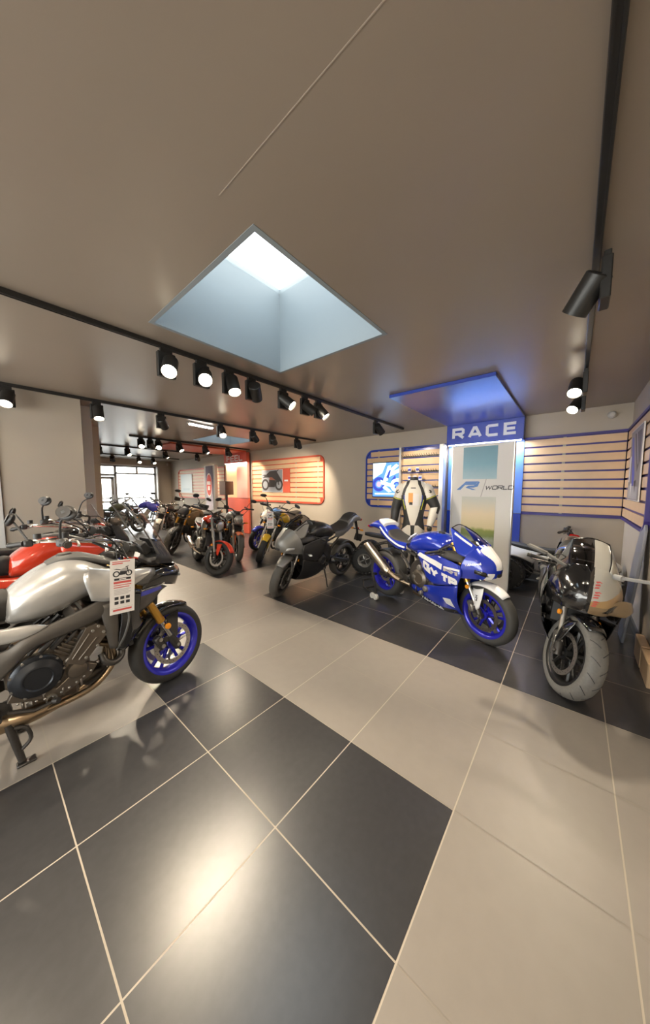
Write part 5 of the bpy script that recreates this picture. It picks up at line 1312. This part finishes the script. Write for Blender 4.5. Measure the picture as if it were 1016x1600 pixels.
# ------------------------------------------------------------------ naked roadsters
def naked(root, c):
    M = steerM(c.get('steer', 30)); wb = c.get('wb', 1.40); rim = c.get('rim', M_rimdk); tall = c.get('tall', 0.0); fr = c.get('fr', .30); tm = c.get('tyre', M_tyre)
    wheel(root, 'front_wheel', 0, fr, fr, .115, fr-.078, rim, M, c.get('spokes', 5), True, .15, (1,-1), tm, c.get('knob', False), c.get('wire', False))
    wheel(root, 'rear_wheel', -wb, .315, .315, .17, .225, rim, None, c.get('spokes', 5), True, .11, (-1,), tm, c.get('knob', False), c.get('wire', False))
    forks(root, M, (-.335-.45*tall,.97+tall), (0,fr), .098, c.get('ftype', 'conv'), c.get('fork', M_chrome), c.get('flow', M_dark), .026, split=c.get('split', .5))
    b = MB(M_metal); b.M = M; b.box((-.325-.4*tall,0,.95+tall),(.09,.25,.028),(0,R(-24),0),.008); b.box((-.235-.3*tall,0,.76+tall*.8),(.09,.25,.035),(0,R(-24),0),.008); b.build('triple_clamp', root)
    if c.get('highfender'):
        b = MB(c['fender']); b.M = M; b.loft([ring(.33,.63,.645,.03,.5,2.5,14), ring(.15,.69,.71,.085,.5,2.5,14), ring(-.05,.70,.725,.10,.5,2.5,14), ring(-.25,.66,.69,.08,.5,2.5,14)], 4); b.build('front_fender', root)
    else: front_fender(root, M, fr+.02, .078, c.get('fa', (45,140))[0], c.get('fa', (45,140))[1], c['fender'])
    if c.get('reflect', True):
        b = MB(M_orange); b.M = M
        for s in (1,-1): b.lathe([(0,.0),(.020,0),(.020,.012),(0,.016)], (-.12,s*.125,.50), (0,s,0), 16)
        b.build('reflector', root)
    hz = .86+tall
    if c.get('light', 'round') == 'round':
        round_headlight(root, M, (-.19,0,hz), c.get('lr', .088), c.get('shell', M_plast))
        b = MB(M_dark); b.M = M; b.sym = True; b.beam((-.30,.10,hz+.02),(-.21,.085,hz),.012,.05); b.build('headlight_bracket', root)
        b = MB(M_plast); b.M = M; b.lathe([(0,-.03),(.045,-.03),(.050,0),(.048,.012),(0,.014)], (-.29,c.get('gauge_y', .0),hz+.135), (-.6,0,1), 24); b.lathe([(0,.016),(.042,.016)], (-.29,c.get('gauge_y', .0),hz+.135), (-.6,0,1), 24, m=M_mirror); b.build('gauge', root)
    else:
        b = MB(c.get('cowl', M_plast)); b.M = M
        b.loft([ring(-.12,hz-.09,hz+.02,.05,.5,2.6,16), ring(-.16,hz-.10,hz+.06,.095,.5,2.6,16), ring(-.24,hz-.08,hz+.13,.11,.5,2.6,16), ring(-.30,hz-.02,hz+.16,.09,.5,2.6,16)], 3); cw = b.build('front_cowl', root)
        b = MB(M_lens); b.M = M
        for s in (1,-1): b.ell((-.135,s*.042,hz-.03),(.02,.034,.024),14,8)
        b.build('headlight', cw)
        b = MB(M_plast); b.M = M; b.box((-.30,0,hz+.16),(.03,.15,.09),(0,R(-35),0),.01); b.build('instrument_panel', root)
    if c.get('screen'):
        b = MB(M_screen); b.M = M; b.sym = True; b.surf([[(-.17,0,hz+.08),(-.19,.06,hz+.08),(-.24,.11,hz+.09)],[(-.25,0,hz+.22),(-.27,.07,hz+.22),(-.31,.12,hz+.22)],[(-.34,0,hz+.38),(-.35,.06,hz+.38),(-.38,.11,hz+.36)]], 8, 4); b.build('windscreen', root)
    handlebar(root, M, (-.365-.4*tall,1.02+tall), (-.555-.4*tall,.385,1.075+tall), rise=.07, bar_m=c.get('barm', M_dark), sweep=.12, guards=c.get('guards', False), mirrors=c.get('mirrors', (.02,.0,.19,'oval')))
    cables(root, M, [[(-.50,.24,1.07+tall),(-.34,.22,1.06+tall),(-.22,.10,.96+tall),(-.27,.02,.80+tall)],[(-.50,-.24,1.07+tall),(-.34,-.22,1.06+tall),(-.22,-.10,.96+tall),(-.27,-.02,.80+tall)]])
    for s in (1,-1): signal(root, (-.24-.3*tall, s*.10, hz-.07), s)
    tz = tall*.5
    fuel_tank(root, [ring(-.86,.78+tz,.86+tz,.085,.5,2.6), ring(-.80,.76+tz,.93+tz,.13,.5,2.5), ring(-.68,.76+tz,1.0+tz,.165,.55,2.3), ring(-.55,.79+tz,1.025+tz,.165,.55,2.3), ring(-.45,.83+tz,1.0+tz,.135,.5,2.3), ring(-.40,.85+tz,.96+tz,.09,.5,2.4)], c['tank'], (-.58,1.025+tz))
    if c.get('shroud'):
        b = MB(c['shroud']); b.sym = True
        b.surf([[(-.62,.15,.96+tz),(-.42,.19,.94+tz),(-.20,.17,.88+tz)],[(-.60,.185,.82+tz),(-.40,.215,.78+tz),(-.22,.185,.76+tz)],[(-.52,.165,.70+tz),(-.40,.185,.62+tz),(-.28,.16,.62+tz)]], 12, 4); b.build('tank_shroud', root, solid=.006, smooth=60)
    seat(root, [ring(-.84,.80+tz,.855+tz,.09,.6,3), ring(-.92,.79+tz,.855+tz,.125,.6,3.2), ring(-1.10,.79+tz,.855+tz,.14,.6,3.4), ring(-1.30,.81+tz,.885+tz,.125,.6,3.4), ring(-1.48,.84+tz,.905+tz,.09,.6,3), ring(-1.54,.86+tz,.895+tz,.05,.6,3)], c.get('seatm'))
    b = MB(c.get('tail', M_plast)); b.loft([ring(-1.0,.72+tz,.80+tz,.11,.5,3), ring(-1.25,.74+tz,.82+tz,.12,.5,3), ring(-1.50,.79+tz,.86+tz,.085,.5,3), ring(-1.60,.82+tz,.87+tz,.04,.5,3)], 3); b.build('tail_cowl', root)
    b = MB(M_redl); b.lathe([(0,0),(.045,0),(.04,.02),(0,.025)], (-1.59,0,.835+tz), (-1,0,0), 18); b.build('tail_light', root); plate_hanger(root, -1.52, .82+tz, .34, .17)
    b = MB(c.get('frame', M_dark)); b.sym = True
    b.tube([(-.30,.04,.92+tz),(-.45,.11,.83+tz),(-.72,.13,.72+tz),(-.90,.12,.56),(-.92,.11,.38)], .020, 10, k=4); b.tube([(-.31,.04,.80+tz),(-.40,.10,.60),(-.47,.12,.36)], .016, 10, k=4)
    b.tube([(-.84,.12,.74+tz),(-1.15,.12,.76+tz),(-1.5,.09,.83+tz)], .014, 8); b.tube([(-.92,.12,.52),(-1.2,.12,.75+tz)], .013, 8); b.build('frame', root)
    b = MB(c.get('sidec', M_plast)); b.sym = True; b.surf([[(-.84,.135,.76+tz),(-1.0,.145,.75+tz),(-1.12,.13,.77+tz)],[(-.86,.15,.68+tz),(-.98,.155,.67+tz),(-1.08,.135,.71+tz)],[(-.90,.135,.58+tz),(-.96,.14,.58+tz),(-1.0,.13,.62+tz)]], 10, 3); b.build('side_cover', root, solid=.006)
    engine(root, -.68, .44, c.get('eng', M_dark), c.get('cover', c.get('eng', M_dark)), .165, 35, scale=.95)
    radiator(root, -.34, .46, .72, .14)
    swingarm(root, -.92, .40, -wb, .315, .08, .12, c.get('arm', M_dark)); chain(root, -wb, .315, .10, -.92, .40, .04, .105)
    shock(root, (-.86,0,.70), (-.98,0,.42)); footpegs(root, -.93, .36, .14, .24, M_metal); kickstand(root, -.80, .32, .12, .05, .15, c.get('kickm'))
    headers(root, -.47, .58, c.get('pipe', M_metal), 2, .16, .20, -.92)
    s = c.get('mside', -1)
    muffler(root, [(-.90,s*.06,.22),(-1.02,s*.14,.27),(-1.12,s*.17,.31)], [.022,.025,.032], c.get('pipe', M_metal))
    muffler(root, [(-1.10,s*.17,.30),(-1.18,s*.18,.335),(-1.45,s*.195,.45),(-1.50,s*.195,.47)], [.036,.052,.054,.048], c.get('mufm', M_dark))

NK = [
 ('naked_motorcycle', 2.50,2.62,-104,-6,'red roadster with red front fender turned toward the viewer, beside the totem', dict(steer=33, tank=M_bikered, fender=M_bikered, fa=(28,150), fork=M_metal, ftype='usd', flow=M_metal, eng=M_dark, cover=M_metal, pipe=M_chrome, mufm=M_chrome, shroud=M_gblack, tail=M_bikered, mirrors=(.02,.02,.20,'oval'))),
 ('naked_motorcycle', 3.32,3.22,-108,-7,'roadster with round headlight and orange front fender, second behind the red one', dict(steer=-6, tank=M_matgr, fender=mat('orange_paint',(.85,.16,.03),.3,coat=.6), fa=(60,135), fork=M_chrome, flow=M_metal, eng=M_dark, cover=M_metal, pipe=M_chrome, mufm=M_dark, knob=False, tyre=mat('dusty_tyre2',(.16,.15,.135),.65,bump=.2,nscale=70))),
 ('naked_motorcycle', 3.56,2.74,198,-9,'yellow roadster with round headlight and yellow front fender', dict(steer=26, tank=M_yellow, fender=M_yellow, fa=(50,135), fork=M_chrome, flow=M_metal, eng=M_dark, cover=M_metal, pipe=M_dark, mufm=M_dark, tail=M_yellow, gauge_y=.05)),
 ('naked_motorcycle', 4.28,3.84,186,-8,'blue and white street bike seen side on, with white kickstand', dict(steer=10, tank=M_bluel, fender=M_blueb, shroud=M_ivory, fork=M_dark, ftype='usd', flow=M_metal, rim=M_rimbl, light='twin', cowl=M_cream, eng=M_dark, cover=M_metal, sidec=M_blueb, tail=M_blueb, kickm=M_ivory, guards=False)),
 ('adventure_motorcycle', 2.70,4.95,199,-7,'bronze and black adventure bike with gold upper forks', dict(steer=24, tall=.10, tank=M_camo, shroud=M_camo, fender=M_plast, highfender=False, fork=M_gold, ftype='usd', flow=M_dark, fr=.325, knob=True, light='twin', cowl=M_plast, guards=True, eng=M_dark, mside=1, mufm=M_chrome, pipe=M_dark, sidec=M_camo, tail=M_camo, barm=M_chrome, tyre=mat('dusty_tyre3',(.11,.105,.095),.65,bump=.2,nscale=70))),
 ('naked_motorcycle', 3.30,7.48,222,-6,'small bike with pale front fender in front of the far wall corner', dict(steer=22, tank=M_dark, fender=M_cream, fa=(40,160), fork=M_chrome, flow=M_metal, barm=M_chrome, eng=M_dark, pipe=M_chrome, mufm=M_chrome, tyre=mat('dusty_tyre4',(.19,.175,.15),.65,bump=.2,nscale=70))),
 ('naked_motorcycle', 4.62,10.2,-14,-5,'street bike with deep blue tank standing side on before the window', dict(steer=15, tank=M_blueb, fender=M_blueb, shroud=M_blueb, fork=M_dark, ftype='usd', flow=M_metal, light='twin', cowl=M_blueb, eng=M_metal, cover=M_metal, pipe=M_chrome, mufm=M_chrome)),
 ('naked_motorcycle', 3.45,9.35,8,-5,'olive roadster at the left edge of the window behind the foreground screen', dict(steer=15, tank=M_olive, fender=M_olive, fork=M_metal, flow=M_dark, wire=True, eng=M_metal, cover=M_metal, pipe=M_titan, mufm=M_titan, seatm=mat('teal_vinyl',(.12,.22,.22),.5))),
]
for nm_, x, y, h, ln, lb, c in NK:
    t = bike_root(nm_, x, y, h, ln, lb); naked(t, c)
# red tourer standing behind the silver one
t = bike_root('touring_motorcycle', .83, 1.46, 0, -4, 'red motorcycle with big red tank standing right behind the silver one')
tourer(t, M_bikered, rim=M_rimdk, fork=M_dark, steer=12, screen=None)
t = bike_root('naked_motorcycle', 1.08, 2.34, 0, -4, 'dark bike with small clear screen by the beige wall, behind the red one')
naked(t, dict(steer=12, tall=.10, tank=M_gblack, fender=M_bikered, fork=M_dark, ftype='usd', flow=M_metal, light='twin', cowl=M_bikered, screen=True, eng=M_dark, mirrors=(.10,.0,.22,'oval')))
price_tag((.70,2.10,1.10), (0,0,R(12)), .135, .26, 'pinkish price tag on the red touring motorcycle by the wall edge')
price_tag((3.63,2.50,1.065), (0,0,R(-40)), .13, .34, 'blank looking white tag hanging on the yellow roadster')
# ------------------------------------------------------------------ quads
def quad(root, body, dark, decal_m=None, sc=1.0, rear=.25, barup=0, fend=True, bump=True):
    S = sc
    for x, y, r, w, nm_ in ((0,.40,.27,.19,'front_wheel'),(0,-.40,.27,.19,'front_wheel'),(-1.22,.38,rear,.27,'rear_wheel'),(-1.22,-.38,rear,.27,'rear_wheel')):
        b = MB(M_alu); s = 1 if y > 0 else -1; c = Vector((x*S,y*S,r*S)); rr = r*.50*S; W = w*S
        b.lathe([(rr,-W*.42),(rr+.008,-W*.40),(rr-.02,-W*.2),(rr-.02,W*.2),(rr+.008,W*.40),(rr,W*.42),(rr-.012,W*.36),(rr-.035,W*.18),(rr-.035,-W*.18),(rr-.012,-W*.36)], c, (0,1,0), 32, closed=True)
        b.lathe([(rr-.03,s*W*.10),(rr*.55,s*W*.16),(.03,s*W*.20),(0,s*W*.20)], c, (0,1,0), 24, m=M_dark)
        for k in range(4):
            a = PI/2*k+.4; b.beam(c+Vector((.02*math.cos(a),s*W*.20,.02*math.sin(a))), c+Vector(((rr-.02)*math.cos(a),s*W*.14,(rr-.02)*math.sin(a))), .012, .028, .003, up=(0,1,0))
        wh = b.build(nm_, root)
        b = MB(M_tyre); h = r*S-rr; prof = []
        for k in range(15):
            a = PI*k/14; sn = math.sin(a); prof.append((rr+h*(.15+.85*sn**.45) if sn > 1e-6 else rr, -W*.5*math.cos(a) if abs(math.cos(a)) < .9 else -W*.5*math.cos(a)*.94))
        b.lathe(prof, c, (0,1,0), 40)
        for k in range(22):
            for q, yy in enumerate((-.36,-.12,.12,.36)):
                aa = 2*PI*k/22+(PI/22 if q%2 else 0); rq = r*S*(1-.05*abs(yy/.36)**2); b.box(c+Vector((rq*math.cos(aa),yy*W,rq*math.sin(aa))), (.026,W*.20,.045), (0,-aa,0), .004)
        b.build('tyre', wh)
    b = MB(dark)
    for s in (1,-1):
        for z0, z1 in ((.24,.30),(.36,.42)):
            b.tube([(.05*S,s*.34*S,z0*S),(-.10*S,s*.12*S,z1*S),(-.30*S,s*.12*S,z1*S)], .014*S, 8); b.tube([(-.02*S,s*.34*S,z0*S),(-.25*S,s*.12*S,z1*S)], .014*S, 8)
        b.tube([(-.02*S,s*.30*S,.30*S),(-.16*S,s*.14*S,.66*S)], .028*S, 10)
    b.tube([(-.9*S,0,.34*S),(-1.22*S,0,.25*S)], .05*S, 10); b.cyl((-1.22*S,-.36*S,.25*S),(-1.22*S,.36*S,.25*S),.022*S,10); b.build('suspension', root)
    b = MB(dark); b.sym = True; b.tube([(.05*S,.10*S,.42*S),(-.25*S,.13*S,.34*S),(-.85*S,.13*S,.33*S),(-1.0*S,.12*S,.60*S),(-.3*S,.12*S,.70*S),(.0*S,.10*S,.60*S),(.05*S,.10*S,.42*S)], .018*S, 8, k=3); b.build('frame', root)
    engine(root, -.58*S, .45*S, M_dark, M_metal, .14*S, 10, scale=.8*S)
    b = MB(body); b.sym = True
    b.surf([[(.28*S,.16*S,.70*S),(.12*S,.17*S,.80*S),(-.12*S,.17*S,.84*S),(-.34*S,.14*S,.80*S)],[(.27*S,.32*S,.66*S),(.10*S,.36*S,.73*S),(-.14*S,.34*S,.72*S),(-.36*S,.20*S,.70*S)],[(.22*S,.46*S,.57*S),(.08*S,.50*S,.63*S),(-.12*S,.48*S,.58*S),(-.30*S,.26*S,.52*S)]], 14, 4); b.build('front_fender', root, solid=.008, smooth=60)
    b = MB(body); b.loft([ring(.40*S,.56*S,.66*S,.08*S,.5,2.6), ring(.26*S,.58*S,.76*S,.14*S,.5,2.6), ring(.05*S,.70*S,.86*S,.15*S,.5,2.6), ring(-.25*S,.72*S,.90*S,.13*S,.5,2.6), ring(-.45*S,.70*S,.84*S,.12*S,.5,2.6)], 4); hb = b.build('body_cowl', root)
    bv = b.bvh()
    if decal_m:
        b = MB(decal_m)
        for s in (1,-1): decal(b, bv, [[(-.02*S,.86*S),(-.20*S,.87*S),(-.30*S,.76*S),(-.16*S,.78*S)]], s, .004)
        b.build('sticker', hb)
        b = MB(M_ink)
        for s in (1,-1): decal(b, bv, [[(-.20*S,.84*S),(-.30*S,.87*S),(-.36*S,.80*S),(-.26*S,.77*S)]], s, .006)
        b.build('dark_sticker', hb)
    seat(root, [ring(-.36*S,.74*S,.86*S,.08*S,.6,3), ring(-.55*S,.74*S,.83*S,.11*S,.6,3), ring(-.85*S,.74*S,.84*S,.13*S,.6,3), ring(-1.15*S,.78*S,.88*S,.12*S,.6,3), ring(-1.28*S,.81*S,.88*S,.07*S,.6,3)])
    b = MB(body); b.sym = True
    if fend: b.surf([[(-.70*S,.12*S,.74*S),(-1.0*S,.14*S,.78*S),(-1.35*S,.12*S,.86*S)],[(-.75*S,.22*S,.66*S),(-1.05*S,.32*S,.74*S),(-1.38*S,.34*S,.80*S)],[(-.80*S,.25*S,.54*S),(-1.0*S,.42*S,.66*S),(-1.36*S,.48*S,.72*S)]], 12, 4); b.build('rear_fender', root, solid=.008, smooth=60) if fend else None
    b = MB(body); b.sym = True; b.surf([[(-.38*S,.14*S,.72*S),(-.55*S,.15*S,.70*S),(-.75*S,.16*S,.70*S)],[(-.42*S,.17*S,.62*S),(-.55*S,.18*S,.60*S),(-.72*S,.20*S,.58*S)]], 8, 3); b.build('side_panel', root, solid=.006)
    handlebar(root, Matrix(), (-.30*S,.98*S+barup), (-.42*S,.36*S,1.04*S+barup), rise=.05, bar_m=dark, sweep=.08)
    b = MB(dark); b.tube([(-.14*S,0,.60*S),(-.30*S,0,.98*S+barup)], .02*S, 8); b.box((-.30*S,0,.99*S+barup),(.09*S,.14*S,.06*S),ch=.015); b.build('steering_stem', root)
    b = MB(dark); b.tube([(.34*S,-.14*S,.42*S),(.44*S,-.12*S,.46*S),(.46*S,0,.60*S),(.44*S,.12*S,.46*S),(.34*S,.14*S,.42*S)], .016*S, 8, k=4); b.build('bumper', root) if bump else None
    b = MB(M_ivory); b.box((-.55*S,.26*S,.28*S),(.34*S,.14*S,.02),ch=.005); b.box((-.55*S,-.26*S,.28*S),(.34*S,.14*S,.02),ch=.005); b.build('footrest', root)
t = thing('quad_bike', (5.26,-2.38,0), (0,0,R(-95)), 'white quad bike with lime sticker behind the race bike', 'quad bike', 'quad bikes on the showroom floor')
quad(t, M_ivory, M_dark, M_lime, .78, .32, .12, True, False)
t = thing('quad_bike', (5.00,-.08,0), (0,0,R(-66)), 'low black quad bike hidden between the grey and blue sport bikes', 'quad bike', 'quad bikes on the showroom floor')
quad(t, M_plast, M_dark, None, .80, .31, 0, False, False)

# ------------------------------------------------------------------ leather suit on its stand
t = thing('leather_suit', (4.34,-.20,0), (0,0,R(198-180)), 'white and black one-piece racing leather suit on a stand behind the blue bike', 'racing suit')
# local: x towards the viewer side is -x; y to the left of the viewer is +y
def sring(z, hw, dp, yo=0, xo=0, n=24, p=2.3): return [Vector((xo+dp*math.copysign(abs(math.cos(a))**(2/p),math.cos(a)), yo+hw*math.copysign(abs(math.sin(a))**(2/p),math.sin(a)), z)) for a in [2*PI*k/n for k in range(n)]]
b = MB(M_leathw)
b.loft([sring(z,hw,dp,n=320) for z, hw, dp in [(.80,.165,.105),(.90,.175,.115),(1.02,.155,.105),(1.12,.155,.105),(1.28,.190,.120),(1.42,.220,.125),(1.54,.225,.110),(1.62,.165,.085),(1.665,.085,.065)]], 36)
def suitpaint(p):
    y, z = abs(p.y), p.z
    if p.x > .02: return M_leathb if z < 1.5 else None
    edge = [(.80,.0),(.93,.0),(.955,.030),(1.10,.072),(1.25,.108),(1.36,.128),(1.45,.128),(1.53,.105),(1.60,.070),(1.68,.05)]
    for (z0, e0), (z1, e1) in zip(edge, edge[1:]):
        if z0 <= z < z1:
            e = e0+(e1-e0)*(z-z0)/(z1-z0); break
    else: e = .05
    if z < .955: 
        if y < .028+.10*max(0, z-.90): return M_leathb
        return M_leathb if z > 1.03-.9*y else None
    if z > 1.43:
        d = y-e; return M_leathb if 0 < d < .045 else None
    if y > e:
        if 1.27 < z < 1.43 and y < e+.018: return M_leatbl
        if 1.20 < z < 1.36 and abs(y-e-.024-.02*(z-1.2)) < .006: return M_leatye
        return M_leathb
    return None
b.recolor(suitpaint)
torso = b.build('torso', t, smooth=60); tb = b.bvh()
def xdecal(bb, polys, m, off=.003):
    """flat shapes in (y,z) laid on the front (-x side)"""
    for poly in polys:
        tris = tessellate_polygon([[Vector((p[0],p[1],0)) for p in poly]]); W = [[Vector(poly[i]) for i in q] for q in tris]; out = []
        while W:
            q = W.pop(); e = [(q[1]-q[0]).length,(q[2]-q[1]).length,(q[0]-q[2]).length]; k = e.index(max(e))
            if e[k] < .03: out.append(q); continue
            a, c, d = q[k], q[(k+1)%3], q[(k+2)%3]; mm = (a+c)/2; W += [[a,mm,d],[mm,c,d]]
        for q in out:
            V = []
            for p in q:
                h = tb.ray_cast(Vector((-1,p.x,p.y)), Vector((1,0,0)))
                if h[0] is None: V = None; break
                V.append(h[0]+Vector((-off,0,0)))
            if V: bb.add(V, [(0,1,2)], m)
b = MB(M_leathb)
xdecal(b, [[(-.04,1.535),(.04,1.535),(.035,1.55),(-.035,1.55)]], M_leathb, .006)
b.build('chest_badge', torso)
b = MB(M_card); xdecal(b, [[(-.09,1.455),(.0,1.455),(.0,1.27),(-.09,1.27)]], M_card, .010); xdecal(b, [[(.0,1.465),(.07,1.465),(.07,1.31),(.03,1.30),(.0,1.31)]], mat('label_orange',(.80,.38,.10),.5), .012); xdecal(b, [[(.005,1.32),(.055,1.32),(.055,1.28),(.005,1.28)]], M_ink, .014); b.build('swing_tag', torso)
b = MB(M_leathb)
b.lathe([(.068,-.005),(.062,.06),(.056,.062),(.060,0)], (0,0,1.655), (0,0,1), 20); b.build('collar', torso)
def yring(c, d, r, n=18):
    d = Vector(d).normalized(); u = d.cross(Vector((1,0,0))).normalized(); v = u.cross(d); return [Vector(c)+u*r*math.cos(2*PI*k/n)+v*r*math.sin(2*PI*k/n) for k in range(n)]
for s in (1,-1):
    sh, el, wr = Vector((0,s*.195,1.52)), Vector((.01,s*.285,1.20)), Vector((-.05,s*.265 if s < 0 else s*.305,.93))
    if s < 0: el = Vector((.0,s*.325,1.24)); wr = Vector((-.06,s*.25,.95))
    P = [sh+Vector((0,-s*.05,.055)), sh, sh.lerp(el,.3), sh.lerp(el,.42), sh.lerp(el,.55), el, el.lerp(wr,.3), el.lerp(wr,.7), wr]
    rr = [.070,.092,.090,.088,.086,.074,.070,.058,.046]
    for (i0, i1, m, nm_) in ((0,3,M_leathw,'shoulder'),(2,4,M_leatbl,'upper_sleeve_band'),(3,6,M_leathb,'sleeve'),(5,8,M_leathw if s < 0 else M_leathb,'forearm')):
        b = MB(m); R_ = []
        for k in range(i0, i1+1):
            d = P[min(k+1,len(P)-1)]-P[max(k-1,0)]; R_.append(yring(P[k], d, rr[k]*(1.0 if nm_ != 'upper_sleeve_band' else .985)))
        b.loft(R_, 4); o = b.build(nm_, t, smooth=60)
        if nm_ == 'sleeve':
            q = MB(M_leatye); q.tube(yring(P[4]*.3+P[3]*.7, P[5]-P[3], rr[3]*1.0), .006, 6, closed=True); q.build('piping', o)
        if nm_ == 'shoulder':
            q = MB(M_leathb); c0 = sh+Vector((-.078,s*.028,-.03)); q.ell(c0, (.014,.050,.034), 18, 8, Matrix.Rotation(s*R(-20),4,'X')); q.ell(c0+Vector((-.012,0,.004)), (.006,.026,.010), 12, 6, Matrix.Rotation(s*R(-20),4,'X'), m=M_leathw); q.build('shoulder_badge', o)
    b = MB(M_leathb); b.ell(wr+Vector((-.01,0,-.04)), (.035,.04,.05), 14, 8); b.build('cuff', t)
    # legs
    L = [(.82,.085,.10),(.70,.090,.10),(.52,.078,.088),(.40,.070,.080),(.25,.062,.072),(.14,.050,.058)]
    b = MB(M_leathw if s < 0 else M_leathw); b.loft([sring(z, hw, dp, s*(.085+.05*(.82-z)), 0) for z, hw, dp in L], 4); b.build('trouser_leg', t, smooth=60)
    b = MB(M_leathb); b.ell((-.085,s*.105,.47),(.02,.05,.07),14,8); b.build('knee_pad', t)
b = MB(M_black); b.cyl((.0,0,.02),(.0,0,.85),.02,10); b.lathe([(0,.0),(.20,0),(.20,.012),(.03,.02),(0,.02)], (0,0,0), (0,0,1), 28); b.build('stand', t)
# wooden boards and a tall grey board leaning by the right hand wall
t = thing('leaning_board', (4.02,YR+.13,0), (R(5),0,R(0)), 'tall blue grey board with rounded top leaning on the right hand wall', 'board')
b = MB(mat('blue_grey_board', (.27,.28,.33), .4)); b.prism([(a,z) for a,z in [(-.13,0),(.13,0),(.17,.5),(.16,.95),(.11,1.15),(0,1.22),(-.10,1.15),(-.15,.95),(-.17,.5)]], -.012, .012); b.build('board', t, bevel=.006)
for k, (x, y, a) in enumerate([(3.55,YR+.04,0),(3.22,YR+.04,0)]):
    t = thing('wooden_block', (x,y,0), (0,0,R(a)), ['pale wooden block on the floor by the right wall, farther one','pale wooden block on the floor at the right picture edge, nearer one'][k], 'wooden block')
    b = MB(M_wood); b.box((0,0,.10),(.30,.06,.20),ch=.006); b; b.build('block', t, smooth=0)
